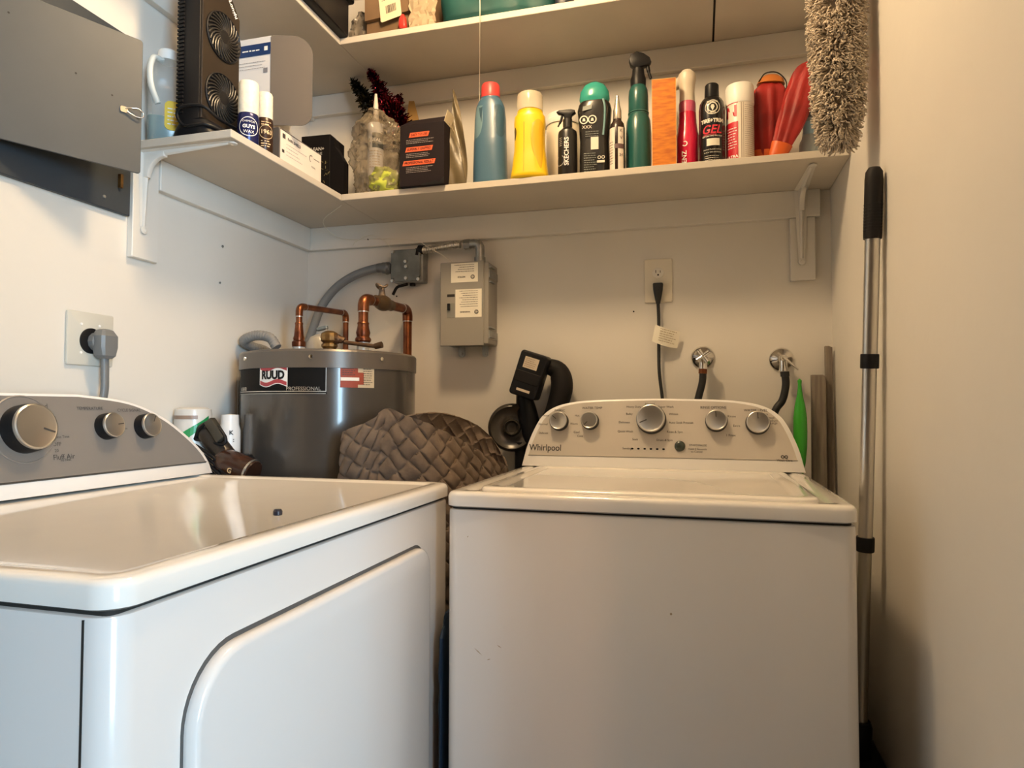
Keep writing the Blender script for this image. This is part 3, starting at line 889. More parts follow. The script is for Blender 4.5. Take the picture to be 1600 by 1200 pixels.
# ------------------------------------------------------------------ outlets, cords, valves
ol = thing('wall_outlet', 'ivory duplex wall outlet on the back wall above the washing machine', 'outlet', (-0.111, YB, 1.4625))
obj('cover_plate', nprism(rrect(-0.039, 0.039, -0.0625, 0.0625, 0.004), 'y', -0.006, -0.0003, 0.0025, 2), mat('ivory_plate', (0.74, 0.68, 0.56), 0.35), ol, 40)
for zc in (0.022, -0.022):
    bm = nlathe([(0.0165, 0), (0.0165, 0.0015), (0.015, 0.0022), (0, 0.0022)], seg=28, sy=0.88)
    xform(bm, Matrix.Translation((0, -0.006, zc)) @ Matrix.Rotation(PI/2, 4, 'X'))
    r = obj('receptacle', bm, mat('receptacle_white', (0.78, 0.74, 0.66), 0.3), ol)
    bm = bmesh.new()
    box(bm, -0.0072, -0.0052, -0.0086, -0.0080, zc, zc+0.008)
    box(bm, 0.0052, 0.0070, -0.0086, -0.0080, zc, zc+0.0065)
    poly(bm, plane((0, -0.0083, zc-0.006), (1, 0, 0), (0, 0, 1)), [(0.0026*math.cos(k*PI/5), 0.0026*math.sin(k*PI/5)) for k in range(10)])
    obj('slots', bm, M_gap, r, 0)
pc = thing('power_cord', 'black power cord plugged into the back wall outlet, with a cream paper tag', 'power cord', (-0.111, 1.945, 1.440))
bm = loft([(-0.046, 0.0055, 0.0055, 2.0), (-0.036, 0.008, 0.007, 2.2), (-0.020, 0.011, 0.009, 3), (-0.006, 0.0135, 0.0095, 4), (0.010, 0.0145, 0.0095, 4), (0.013, 0.013, 0.008, 4)], 28)
obj('plug', bm, M_rubber, pc)
obj('cable', ntube(cat_rom([(0, 0, -0.044), (0.0015, 0, -0.09), (0.0015, -0.004, -0.16), (0.003, -0.012, -0.24), (0.012, -0.02, -0.32), (0.02, -0.03, -0.42), (0.02, -0.04, -0.62)], 8), 0.0046, 12), M_rubber, pc)
tgp = plane((-0.003, -0.012, -0.105), (1, 0.1, -0.30), (0.2, 0.0, 1))
bm = bmesh.new()
g = [[bm.verts.new(tgp(-0.004+0.072*i/8, -0.050+0.048*j/4-0.004*math.sin(i/8*PI), 0.006*math.sin(i/8*PI*1.3))) for j in range(5)] for i in range(9)]
for i in range(8):
    for j in range(4): bm.faces.new((g[i][j], g[i+1][j], g[i+1][j+1], g[i][j+1]))
bmesh.ops.solidify(bm, geom=bm.faces[:], thickness=0.0006)
tgo = obj('paper_tag', bm, M_paper, pc, 60, label='cream printed paper tag')
bm = bmesh.new()
smallprint(bm, tgp, 0.012, -0.010, 0.05, 6, 0.0065, 0.0022, 4, lift=0.0085)
obj('tag_print', bm, mat('tag_ink', (0.35, 0.28, 0.18), 0.6), tgo, 0)

def tap(label, x, z, ang, hosepts, disc):
    t = thing('supply_valve', label, 'valve', (x, YB, z), 0)
    b = nlathe([(0.0325, 0), (0.032, 0.003), (0.026, 0.010), (0.015, 0.016), (0.011, 0.020), (0.010, 0.028)], seg=36)
    obj('escutcheon', xform(b, Matrix.Translation((0, -0.0005, 0)) @ Matrix.Rotation(PI/2, 4, 'X')), M_chrome, t)
    bm = bmesh.new()
    tube(bm, [(0, -0.016, 0), (0, -0.052, 0)], [0.010, 0.010], 16)
    tube(bm, [(0, -0.044, 0.006), (0, -0.044, -0.020), (0, -0.044, -0.034)], [0.011, 0.010, 0.012], 16)
    obj('valve_body', bm, M_chrome, t)
    bm = bmesh.new()
    a = math.radians(ang)
    c, s = math.cos(a), math.sin(a)
    if disc:
        tube(bm, cat_rom([(-0.020*c, -0.060, -0.020*s), (0, -0.066, 0), (0.030*c, -0.062, 0.030*s), (0.046*c, -0.058, 0.046*s)], 5), [0.004]*5+[0.006]*6+[0.0045]*5, 10, flat=0.5)
    else:
        for k in range(4):
            aa = a+k*PI/2
            tube(bm, [(0, -0.060, 0), (0.020*math.cos(aa), -0.060, 0.020*math.sin(aa))], [0.005, 0.0065], 10)
    lathe_b = nlathe([(0.008, 0), (0.009, 0.006), (0.005, 0.012), (0, 0.0125)], seg=16)
    me = bpy.data.meshes.new('x'); xform(lathe_b, Matrix.Translation((0, -0.052, 0)) @ Matrix.Rotation(PI/2, 4, 'X')); lathe_b.to_mesh(me); lathe_b.free()
    bm.from_mesh(me); bpy.data.meshes.remove(me)
    obj('handle', bm, M_chrome, t, 50)
    h = [Vector(p)-Vector((x, YB, z)) for p in hosepts]
    obj('hose_collar', ntube([h[0], h[0].lerp(h[1], 0.35)], 0.0115, 14), M_copper if not disc else M_rubber, t)
    ho = obj('water_hose', ntube(cat_rom(h, 8), 0.0098, 14), M_rubber, t)
    return t
tap('left chrome supply valve with cross handle and black hose on the back wall', 0.010, 1.2405, 35,
    [(0.010, 1.919, 1.206), (0.008, 1.919, 1.170), (-0.002, 1.918, 1.130), (-0.012, 1.915, 1.08), (-0.012, 1.91, 0.95)], False)
tap('right chrome supply valve with lever handle and black hose, above the green bottle', 0.216, 1.2315, -42,
    [(0.219, 1.919, 1.196), (0.221, 1.919, 1.160), (0.212, 1.918, 1.120), (0.190, 1.915, 1.08), (0.170, 1.905, 0.95)], True)

# dryer outlet on the left wall
ol = thing('wall_outlet', 'square ivory dryer outlet plate on the left wall', 'outlet', (XL, 1.1365, 1.243), PI/2)
obj('cover_plate', nprism(rrect(-0.0565, 0.0565, -0.0565, 0.0565, 0.004), 'y', -0.007, -0.0003, 0.0025, 2), mat('ivory_plate_square', (0.56, 0.54, 0.47), 0.3), ol, 40)
b = nlathe([(0.027, 0), (0.027, 0.003), (0.025, 0.004), (0, 0.004)], seg=36)
obj('receptacle', xform(b, Matrix.Translation((-0.001, -0.007, -0.004)) @ Matrix.Rotation(PI/2, 4, 'X')), M_black, ol)
for x, z in ((-0.024, 0.030), (0.020, 0.030), (-0.024, -0.030)):
    bm = nlathe([(0.003, 0), (0.0026, 0.0012), (0, 0.0016)], seg=12)
    obj('plate_screw', xform(bm, Matrix.Translation((x, -0.007, z)) @ Matrix.Rotation(PI/2, 4, 'X')), M_wplastic, ol)
pc = thing('power_cord', 'grey right-angle dryer plug and cord in the square outlet on the left wall', 'power cord', (XL+0.012, 1.150, 1.238), PI/2)
M_plug = mat('plug_grey', (0.15, 0.155, 0.155), 0.4)
bm = loft([(-0.036, 0.011, 0.012, 4, 0, -0.018), (-0.030, 0.018, 0.016, 4, 0, -0.018), (-0.012, 0.023, 0.018, 3.5, 0, -0.018), (0.012, 0.023, 0.018, 3.5, 0, -0.018), (0.024, 0.016, 0.014, 3, 0, -0.016), (0.027, 0.010, 0.009, 3, 0, -0.015)], 12)
pl = obj('plug', bm, M_plug, pc, 20)
obj('plug_nose', nlathe([(0.020, -0.001), (0.019, 0.010), (0.015, 0.014)], seg=12), M_plug, pc, 20).matrix_local = Matrix.Translation((-0.006, 0, 0.0)) @ Matrix.Rotation(PI/2, 4, 'X')
obj('cable', ntube(cat_rom([(0.0, -0.018, -0.034), (0.001, -0.018, -0.07), (0.0, -0.018, -0.11), (-0.008, -0.012, -0.17), (-0.012, -0.008, -0.30), (-0.012, 0.0, -0.5)], 8), 0.0088, 14, flat=0.8), M_plug, pc)

# ------------------------------------------------------------------ electrical panel with open door
ep = thing('electrical_panel', 'grey electrical panel on the left wall with its door standing slightly open', 'electrical panel', (XL+0.0005, 0.905, 1.53))
obj('panel_cover', nbox(0.0, 0.012, -0.045, 0.320, 0.0, 0.408, 0.0015, 1), M_panelc, ep, 0, label='darker blue-grey cover plate')
hinge = Matrix.Translation((0.012, -0.030, 0.0)) @ Matrix.Rotation(math.radians(-24), 4, 'Z')
bm = bmesh.new()
prism(bm, rrect(0.0, 0.282, 0.054, 0.336, 0.006), 'x', 0.002, 0.006, 0.001, 1)
pd = obj('panel_door', xform(bm, hinge), M_panel, ep, 30, label='lighter grey door with wire ring latch')
bm = bmesh.new()
prism(bm, rrect(-0.010, 0.004, -0.006, 0.006, 0.003), 'x', 0, 0.003)
tube(bm, cat_rom([(0.004, 0.0, 0.003), (0.006, 0.010, 0.006), (0.010, 0.022, 0.007), (0.010, 0.031, 0.000), (0.009, 0.030, -0.008), (0.006, 0.018, -0.009), (0.004, 0.002, -0.003)], 6), 0.0014, 8)
obj('ring_latch', xform(bm, hinge @ Matrix.Translation((0.006, 0.250, 0.178))), M_chrome, pd, 50)
bm = bmesh.new()
for y, z in ((0.05, 0.29), (0.16, 0.22), (0.225, 0.20)):
    b0 = len(bm.verts)
    lathe(bm, [(0.002, 0), (0, 0.0005)], seg=8)
    xform(bm, hinge @ Matrix.Translation((0.006, y, z)) @ Matrix.Rotation(PI/2, 4, 'Y'), b0)
obj('door_specks', bm, M_gap, pd)
b = nlathe([(0.004, 0), (0.0035, 0.002), (0, 0.003)], seg=12)
obj('cover_screw', xform(b, Matrix.Translation((0.012, 0.25, 0.024)) @ Matrix.Rotation(PI/2, 4, 'Y')), M_galv, ep)
b = nbox(0.012, 0.020, 0.285, 0.292, 0.055, 0.085)
obj('catch_strip', b, M_brass, ep, 0)

# ------------------------------------------------------------------ things on the left run of the lower shelf
# jug
def face_cam(x, y):                               # rotation that turns local -y towards the camera
    return math.atan2(-y, -x)+PI/2
jx, jy = -1.201, 1.290
jg = thing('liquid_jug', 'big clear jug of teal liquid with yellow label, left end of the lower shelf', 'jug', (jx, jy, ZT), face_cam(jx, jy))
M_clear = mat('clear_plastic', (0.50, 0.54, 0.53), 0.12, alpha=0.40)
jug_secs = [(0.0, 0.036, 0.034, 4), (0.006, 0.042, 0.038, 4), (0.06, 0.044, 0.040, 4), (0.15, 0.044, 0.040, 4), (0.178, 0.041, 0.037, 3.5), (0.195, 0.031, 0.029, 3), (0.203, 0.022, 0.022, 2.4), (0.209, 0.0195, 0.0195, 2)]
obj('jug_body', loft(jug_secs), M_clear, jg, 60)
obj('teal_liquid', loft([(0.002, 0.034, 0.032, 4), (0.007, 0.0405, 0.0365, 4), (0.062, 0.0425, 0.0385, 4)]), mat('teal_liquid', (0.02, 0.17, 0.19), 0.15), jg, 60)
obj('jug_cap', nlathe([(0.0215, 0.206), (0.0225, 0.209), (0.0225, 0.226), (0.020, 0.230), (0, 0.230)], seg=28), M_white, jg)
obj('jug_handle', ntube(cat_rom([(-0.012, -0.020, 0.198), (-0.030, -0.032, 0.196), (-0.037, -0.040, 0.165), (-0.034, -0.042, 0.125), (-0.020, -0.038, 0.088)], 8), 0.0075, 14, flat=0.8), mat('clear_handle', (0.75, 0.80, 0.77), 0.2, alpha=0.75), jg, 60)
fj = plane((0, -0.0405, 0), (1, 0, 0), (0, 0, 1))
bm = bmesh.new()
poly(bm, fj, rrect(-0.006, 0.040, 0.030, 0.098, 0.012), 0.0008)
yl = obj('yellow_label', bm, mat('label_yellow', (0.72, 0.50, 0.04), 0.4), jg, 0)
bm = bmesh.new()
smallprint(bm, fj, 0.000, 0.080, 0.036, 5, 0.009, 0.003, 12, lift=0.0014)
obj('label_print', bm, mat('label_silver', (0.75, 0.75, 0.72), 0.4), yl, 0)

# fan heater tower
hx, hy = -1.092, 1.2985
ht = thing('fan_heater', 'tall black twin-fan tower heater on the left end of the lower shelf', 'heater', (hx, hy, ZT), math.radians(88))
# local: front face -y ; width x
HW, HD, HH = 0.062, 0.031, 0.385
M_heat = mat('heater_brown', (0.030, 0.021, 0.014), 0.4, metal=0.2, spec=0.3)
M_heatd = mat('heater_black', (0.010, 0.009, 0.009), 0.45, spec=0.25)
obj('casing', nprism([(-HW, 0.035), (HW, 0.035), (HW, HH-0.062), (HW-0.045, HH), (-HW, HH)], 'y', -HD+0.004, HD, 0.004, 2), M_heatd, ht, 30)
obj('front_panel', nprism([(-HW+0.003, 0.037), (HW-0.001, 0.037), (HW-0.001, HH-0.064), (HW-0.047, HH-0.002), (-HW+0.003, HH-0.002)], 'y', -HD-0.001, -HD+0.006, 0.0015, 1), M_heat, ht, 30)
for zc in (0.108, 0.252):
    bm = nlathe([(0.056, 0), (0.056, 0.003), (0.054, 0.0045), (0.052, 0.002), (0.050, 0.0005), (0.0, 0.0005)], seg=48)
    xform(bm, Matrix.Translation((0.006, -HD-0.001, zc)) @ Matrix.Rotation(PI/2, 4, 'X'))
    gr = obj('fan_ring', bm, M_heatd, ht)
    bm = bmesh.new()
    for k in range(26):
        a = k*2*PI/26
        pts = []
        for s in range(6):
            rr = 0.015+0.037*s/5
            aa = a+0.75*s/5
            pts.append((0.006+rr*math.cos(aa), -HD-0.0045, zc+rr*math.sin(aa)))
        tube(bm, pts, 0.0019, 6)
    obj('grille_blades', bm, mat('blade_brown', (0.026, 0.022, 0.018), 0.35), gr)
    bm = nlathe([(0.016, 0), (0.015, 0.004), (0, 0.005)], seg=24)
    obj('hub', xform(bm, Matrix.Translation((0.006, -HD-0.002, zc)) @ Matrix.Rotation(PI/2, 4, 'X')), M_heatd, gr)
bm = bmesh.new()
for k in range(35):
    z = 0.05+0.009*k
    box(bm, -HW-0.003, -HW+0.004, HD-0.016, HD+0.002, z, z+0.005)
obj('side_vents', bm, M_heatd, ht, 0)
bm = bmesh.new()
text(bm, "DeLonghi", 0.015, plane((0.034, -HD-0.0012, HH-0.040), (0.045, 0, -0.062), (0.062, 0, 0.045)), 0.0, -0.004, bold=0.0003)
obj('lettering', bm, M_white, ht, 0)
obj('base', loft([(0, 0.062, 0.054, 4), (0.006, 0.065, 0.057, 4), (0.020, 0.064, 0.052, 4), (0.040, 0.062, 0.034, 4)]), M_black, ht, 40)
obj('power_lead', ntube(cat_rom([(0.03, -0.050, 0.045), (-0.03, -0.050, 0.046), (-0.060, -0.035, 0.062), (-0.070, 0.010, 0.062), (-0.068, 0.026, 0.045), (-0.066, 0.005, 0.020), (-0.058, -0.045, 0.020), (0.0, -0.060, 0.016), (0.058, -0.055, 0.022)], 8), 0.0036, 10), M_black, ht)

# tall open white carton with flap
cx_, cy_ = -1.120, 1.482
ct = thing('carton', 'open white carton with a blue stripe, standing behind the fan heater', 'box', (cx_, cy_, ZT), 0.0)
M_cart = mat('carton_white', (0.70, 0.69, 0.68), 0.5)
M_carti = mat('carton_inside', (0.11, 0.095, 0.082), 0.7)
obj('carton_body', nbox(-0.095, 0.092, -0.045, 0.045, 0, 0.325, 0.001, 1), M_cart, ct, 0)
fc = plane((0, -0.0455, 0), (1, 0, 0), (0, 0, 1))
bm = bmesh.new()
patch(bm, fc, -0.095, 0.092, 0.278, 0.308)
bs = obj('blue_stripe', bm, mat('stripe_blue', (0.015, 0.04, 0.13), 0.4), ct, 0)
bm = bmesh.new()
patch(bm, fc, 0.074, 0.084, 0.288, 0.299, 0.001)
smallprint(bm, fc, 0.010, 0.292, 0.055, 1, 0.01, 0.004, 8, lift=0.001)
obj('stripe_print', bm, M_white, bs, 0)
bm = bmesh.new()
smallprint(bm, fc, 0.0, 0.262, 0.082, 3, 0.008, 0.0015, 8)
patch(bm, fc, 0.072, 0.084, 0.232, 0.244)
obj('small_print', bm, mat('print_grey', (0.22, 0.22, 0.24), 0.5), ct, 0)
# the flap: a rounded sheet hinged on the right edge, opened towards the room
fl = Matrix.Translation((0.0925, -0.046, 0)) @ Matrix.Rotation(math.radians(14), 4, 'Z')
bm = bmesh.new()
N1, N2 = 10, 12
pts = rrect(0.0, 0.104, 0.096, 0.324, 0.02, 8, rs=(0.004, 0.030, 0.050, 0.004))
prism(bm, pts, 'y', 0, 0.0015)
for v in bm.verts:
    v.co.y += 0.6*v.co.x**2*6*0.2
obj('open_flap', xform(bm, fl), M_carti, ct, 30, label='grey-brown inside of the open rounded flap')

def spraycan(label, loc, r, h, capr, caph, bmat, cap_m, deco=None, name='spray_can', rotz=0.0):
    t = thing(name, label, 'can', loc, rotz)
    obj('can_body', nlathe([(r*0.94, 0), (r, 0.003), (r, h-0.008), (r*0.93, h-0.001), (r*0.90, h)], seg=40), bmat, t, 40)
    obj('cap', nlathe([(capr, h-0.001), (capr*1.02, h+0.002), (capr, h+caph-0.004), (capr*0.9, h+caph), (0, h+caph)], seg=36), cap_m, t, 40)
    if deco: deco(t, r, h)
    return t
def deco_blue(t, r, h):
    bm = bmesh.new()
    f = cylmap(0, 0, r, -50, h*0.5)
    ringp(bm, f, 0, 0, 0.021, 0.0225, n=40)
    text(bm, 'CHEMICAL', 0.006, f, 0, 0.012)
    text(bm, 'GUYS', 0.011, f, 0, 0.0, bold=.0004)
    text(bm, 'WAX', 0.010, f, 0, -0.012)
    obj('lettering', bm, M_white, t, 0)
M_capw = mat('cap_speckled', (0.80, 0.74, 0.60), 0.4, noise=0.12, nscale=120)
spraycan('dark blue spray can with white cap at the corner of the left shelf', (-1.003, 1.322, ZT), 0.0240, 0.070, 0.0225, 0.075, mat('can_blue', (0.012, 0.016, 0.08), 0.25, metal=0.3), M_capw, deco_blue)
def deco_brown(t, r, h):
    bm = bmesh.new()
    f = cylmap(0, 0, r, -42, h*0.5)
    ringp(bm, f, 0, 0.006, 0.016, 0.0172, n=30)
    text(bm, '1963', 0.014, f, 0, 0.006, bold=.0004)
    smallprint(bm, f, -0.012, -0.016, 0.024, 3, 0.006, 0.0025, 2)
    smallprint(bm, f, -0.012, 0.030, 0.024, 2, 0.006, 0.0025, 3)
    obj('lettering', bm, mat('print_gold', (0.70, 0.52, 0.30), 0.4), t, 0)
spraycan('slim dark brown can with white cap, right of the blue can', (-1.003, 1.383, ZT), 0.0195, 0.085, 0.0180, 0.062, mat('can_brown', (0.035, 0.016, 0.010), 0.3, metal=0.2), M_capw, deco_brown)
# flat white printed box on its side
fb = thing('flat_carton', 'low flat white printed box along the left shelf edge, right of the small cans', 'box', (-0.9865, 1.418, ZT), 0)
obj('box_body', nbox(-0.036, 0, 0, 0.190, 0, 0.080, 0.0008, 1), mat('carton_dark', (0.10, 0.085, 0.075), 0.5), fb, 0)
fp = plane((0.0002, 0, 0), (0, 1, 0), (0, 0, 1))
bm = bmesh.new()
patch(bm, fp, 0.003, 0.188, 0.0005, 0.0765)
ft = obj('printed_front', bm, mat('carton_cream', (0.74, 0.67, 0.58), 0.5), fb, 0)
bm = bmesh.new()
poly(bm, fp, [(0.012, 0.058), (0.024, 0.058), (0.024, 0.070), (0.012, 0.070)], 0.0008)
text(bm, 'RAIN SHIELD', 0.010, fp, 0.062, 0.062, lift=0.0008, bold=.0003)
text(bm, 'MODEL', 0.006, fp, 0.150, 0.030, lift=0.0008)
ringp(bm, fp, 0.140, 0.050, 0.008, 0.010, a0=60, a1=250, lift=0.0008, n=14)
patch(bm, fp, 0.150, 0.178, 0.054, 0.0555, 0.0008)
patch(bm, fp, 0.010, 0.020, 0.022, 0.030, 0.0008)
obj('box_print', bm, M_ink, ft, 0)
bm = bmesh.new()
smallprint(bm, fp, 0.028, 0.048, 0.09, 4, 0.009, 0.0022, 31, lift=0.0008, ragged=0.6)
obj('fine_print', bm, mat('print_pale', (0.42, 0.38, 0.36), 0.5), ft, 0)

# ------------------------------------------------------------------ the back run, left to right
# black cube carton in the inner corner
bc = thing('black_carton', 'glossy black carton in the inner corner of the lower shelf', 'box', (-1.068, 1.772, ZT), math.radians(3))
M_bcart = mat('carton_black', (0.006, 0.005, 0.005), 0.5, spec=0.2)
obj('box_body', nbox(-0.056, 0.036, -0.05, 0.04, 0, 0.188, 0.001, 1), M_bcart, bc, 0)
obj('side_gusset', nprism([(0.0362, 0.0), (0.080, 0.0), (0.080, 0.105), (0.052, 0.150), (0.048, 0.176), (0.0362, 0.188)], 'y', -0.050, -0.020), M_bcart, bc, 0)
fp = plane((0, -0.0505, 0), (1, 0, 0), (0, 0, 1))
bm = bmesh.new()
text(bm, 'CLEAN+', 0.014, fp, -0.008, 0.146, bold=.0003)
text(bm, 'SHINE', 0.011, fp, -0.003, 0.132)
text(bm, 'DETAIL', 0.007, fp, -0.006, 0.046)
obj('lettering', bm, mat('print_cream', (0.55, 0.50, 0.42), 0.4), bc, 0)
bm = bmesh.new()
fp2 = plane((0, -0.0507, 0), (1, 0, 0), (0, 0, 1))
rd = random.Random(3)
for k in range(14):
    a = rd.uniform(0, PI)
    x, z = 0.016+rd.uniform(-.014, .014)+0.2*0, 0.075+rd.uniform(-.035, .035)
    poly(bm, fp2, [(x, z), (x+0.008*math.cos(a), z+0.008*math.sin(a)), (x+0.008*math.cos(a)+.001, z+0.008*math.sin(a)), (x+.001, z)], 0.0005)
obj('gold_scribble', bm, mat('gold_ink', (0.45, 0.36, 0.15), 0.4), bc, 0)

# two sealant tubes with long nozzles
def sealant(label, x, y, h, nz, blen=0.03):
    t = thing('sealant_tube', label, 'tube', (x, y, ZT), 0.3, 'sealant cartridges')
    obj('cartridge', nlathe([(0.0225, 0), (0.0235, 0.002), (0.0235, h), (0.021, h+0.003), (0, h+0.004)], seg=32), M_wplastic, t, 40)
    obj('nozzle', nlathe([(0.010, h+0.003), (0.0095, h+0.015), (0.0085, h+0.03), (0.0075, h+nz*0.6), (0.0035, h+nz), (0, h+nz)], seg=20), mat('nozzle_cream', (0.80, 0.72, 0.60), 0.35), t, 40)
    f = cylmap(0, 0, 0.0235, -75, 0)
    bm = bmesh.new()
    patch(bm, f, -0.030, 0.030, 0.05, 0.075, nx=10)
    patch(bm, f, -0.012, 0.030, h-0.075, h-0.03, nx=8)
    lb = obj('printed_band', bm, mat('band_dark', (0.03, 0.06, 0.07), 0.4), t, 0)
    bm = bmesh.new()
    text(bm, 'SEAL', 0.014, f, -0.0, h-0.052, lift=0.0009, bold=.0003)
    obj('band_print', bm, M_white, lb, 0)
    bm = bmesh.new()
    patch(bm, f, -0.016, 0.016, 0.012, 0.040, nx=8)
    smallprint(bm, f, -0.02, h-0.085, 0.04, 7, 0.008, 0.003, 21)
    obj('brown_oval', bm, mat('band_tan', (0.60, 0.47, 0.33), 0.5), t, 0)
sealant('white sealant tube with long pointed nozzle, right behind the black carton', -0.958, 1.868, 0.250, 0.072)
sealant('second sealant tube with pointed nozzle, inside the clear bag', -0.926, 1.806, 0.235, 0.095)

# crumpled clear plastic bag with lime cloth
def crumple(secs, seg, amp, freq, seed, sharp=True):
    bm = loft(secs, seg)
    off = Vector((seed*3.1, seed*1.7, seed*0.9))
    for v in bm.verts:
        n = Vector((v.co.x, v.co.y, 0))
        if n.length > 1e-5: n.normalize()
        p = v.co*freq+off
        a = mnoise.noise(p)
        b = 1-abs(mnoise.noise(p*2.3))*2
        v.co += n*amp*(a*1.2+(b-0.6)*0.7 if sharp else a)
        if v.co.z > 0.004:
            v.co.z += amp*0.4*mnoise.noise(p*1.7+Vector((9, 2, 5)))
        v.co.z = max(v.co.z, 0.0)
    return bm
def dense(secs, n):
    out = []
    for a, b in zip(secs, secs[1:]):
        for k in range(n):
            t = k/n
            out.append(tuple(p*(1-t)+q*t for p, q in zip(a, b)))
    out.append(secs[-1])
    return out
pb = thing('plastic_bag', 'crumpled clear plastic bag holding a lime green cloth, left of the black and orange carton', 'bag', (-0.878, 1.765, ZT))
secs = dense([(0.0, 0.060, 0.040, 2.5, 0, 0), (0.012, 0.075, 0.050, 2.5, 0, 0), (0.08, 0.085, 0.056, 2.3, -0.005, 0), (0.15, 0.088, 0.055, 2.2, -0.012, 0), (0.20, 0.070, 0.045, 2.1, -0.022, 0), (0.235, 0.046, 0.030, 2, -0.025, 0), (0.268, 0.010, 0.008, 2, -0.030, 0)], 9)
M_bag = mat('crinkled_film', (0.26, 0.21, 0.14), 0.22, alpha=0.50, spec=0.7)
obj('bag_film', crumple(secs, 110, 0.017, 26, 1), M_bag, pb, 25)
secs = dense([(0.0, 0.035, 0.028, 2.5, 0.0, 0), (0.02, 0.050, 0.036, 2.5, 0.0, 0), (0.05, 0.046, 0.034, 2.5, -.004, 0), (0.075, 0.020, 0.018, 2, -0.01, 0)], 6)
obj('lime_cloth', xform(crumple(secs, 60, 0.010, 38, 2), Matrix.Translation((0.02, -0.022, 0.003))), mat('lime_cloth', (0.42, 0.48, 0.06), 0.8), pb, 60, label='lime green cloth in the bottom of the bag')

# dark red tinsel bunch
def tinsel_strands(pts, rad, n, seed, ln=0.016, w=0.0021):
    rd = random.Random(seed)
    P = cat_rom(pts, 8)
    bm = bmesh.new()
    for k in range(n):
        s = rd.random()*(len(P)-1)
        i = int(s)
        c = P[i].lerp(P[min(i+1, len(P)-1)], s-i)
        R = rad(s/(len(P)-1))
        d = Vector((rd.gauss(0, 1), rd.gauss(0, 1), rd.gauss(0, 1))).normalized()
        e = Vector((rd.gauss(0, 1), rd.gauss(0, 1), rd.gauss(0, 1))).normalized()
        p0 = c+d*R*rd.uniform(0.0, 0.75)
        p1 = p0+(d+e*0.8).normalized()*(R*0.35+0.006)
        q = d.cross(e).normalized()*w
        m_ = (p0+p1)/2+e*0.002
        a = [bm.verts.new(p0-q), bm.verts.new(p0+q), bm.verts.new(m_+q), bm.verts.new(m_-q), bm.verts.new(p1+q*0.6), bm.verts.new(p1-q*0.6)]
        bm.faces.new((a[0], a[1], a[2], a[3]))
        bm.faces.new((a[3], a[2], a[4], a[5]))
    return bm
tb = Vector((-0.918, 1.865, ZT))
tn = thing('tinsel_garland', 'bunch of dark red tinsel sticking up behind the clear bag', 'tinsel', tb)
M_tin = mat('tinsel_red', (0.20, 0.018, 0.035), 0.16, metal=0.95, color2=(0.05, 0.006, 0.010), nscale=60)
def lp(px, py, Y): return at(px, py, Y)-tb
bm = tinsel_strands([lp(630, 225, 1.85), lp(618, 190, 1.85), lp(605, 165, 1.85), lp(592, 138, 1.84), lp(578, 110, 1.83)], lambda s: 0.052*(1-s)**0.8+0.008, 1700, 1)
bm2 = tinsel_strands([lp(628, 215, 1.85), lp(625, 185, 1.85), lp(624, 150, 1.84)], lambda s: 0.030*(1-s)+0.008, 600, 5)
me2 = bpy.data.meshes.new('x'); bm2.to_mesh(me2); bm2.free(); bm.from_mesh(me2); bpy.data.meshes.remove(me2)
o = obj('red_tinsel', bm, M_tin, tn, 0); o['kind'] = 'stuff'
bm = tinsel_strands([lp(600, 190, 1.875), lp(578, 165, 1.875), lp(565, 145, 1.875), lp(552, 128, 1.865)], lambda s: 0.034*(1-s)+0.012, 1000, 2)
o = obj('dark_tinsel', bm, mat('tinsel_dark', (0.035, 0.030, 0.015), 0.25, metal=0.8), tn, 0); o['kind'] = 'stuff'
bm = bmesh.new()
tube(bm, cat_rom([Vector((0, 0, 0)), lp(628, 215, 1.86), lp(600, 160, 1.86), lp(578, 112, 1.83)], 6), 0.003, 6)
obj('wire_core', bm, M_blackm, tn)
# translucent amber triangle sleeve leaning on the wall
tri = nprism([(-0.045, 0), (0.052, 0), (0.052, 0.20), (0.006, 0.362), (-0.012, 0.364)], 'y', 0, 0.003)
xform(tri, Matrix.Rotation(math.radians(-4), 4, 'X'))
setprops(obj('plastic_sleeve', tri, mat('amber_film', (0.50, 0.30, 0.10), 0.35, alpha=0.8), None, 0, loc=(-0.868, 1.915, ZT)), 'pointed amber plastic sleeve leaning on the wall behind the tinsel', 'sleeve')

# black carton with orange banners
bo = thing('black_carton', 'open-topped black carton with three orange banners, left of the blue bottle', 'box', (-0.727, 1.690, ZT))
M_bo = mat('carton_charcoal', (0.014, 0.010, 0.012), 0.6, spec=0.15)
obj('box_body', nbox(-0.0655, 0.0655, 0, 0.085, 0, 0.172, 0.001, 1), M_bo, bo, 0)
bm = bmesh.new()
prism(bm, [(-0.0655, 0.0), (0.0655, 0.0), (0.060, 0.045), (-0.045, 0.040)], 'y', -0.0006, 0.0006)
xform(bm, Matrix.Translation((0, 0.002, 0.171)) @ Matrix.Rotation(math.radians(-50), 4, 'X'))
obj('front_flap', bm, M_bo, bo, 0)
bm = bmesh.new()
prism(bm, [(0.0, 0.0), (0.080, 0.0), (0.070, 0.035), (0.01, 0.035)], 'x', -0.0006, 0.0006)
xform(bm, Matrix.Translation((0.065, 0, 0.171)) @ Matrix.Rotation(math.radians(10), 4, 'Y'))
obj('side_flap', bm, mat('flap_cream', (0.6, 0.52, 0.36), 0.5), bo, 0, label='pale inner side of the open flap')
fp = plane((0, -0.0002, 0), (1, 0, 0), (0, 0, 1))
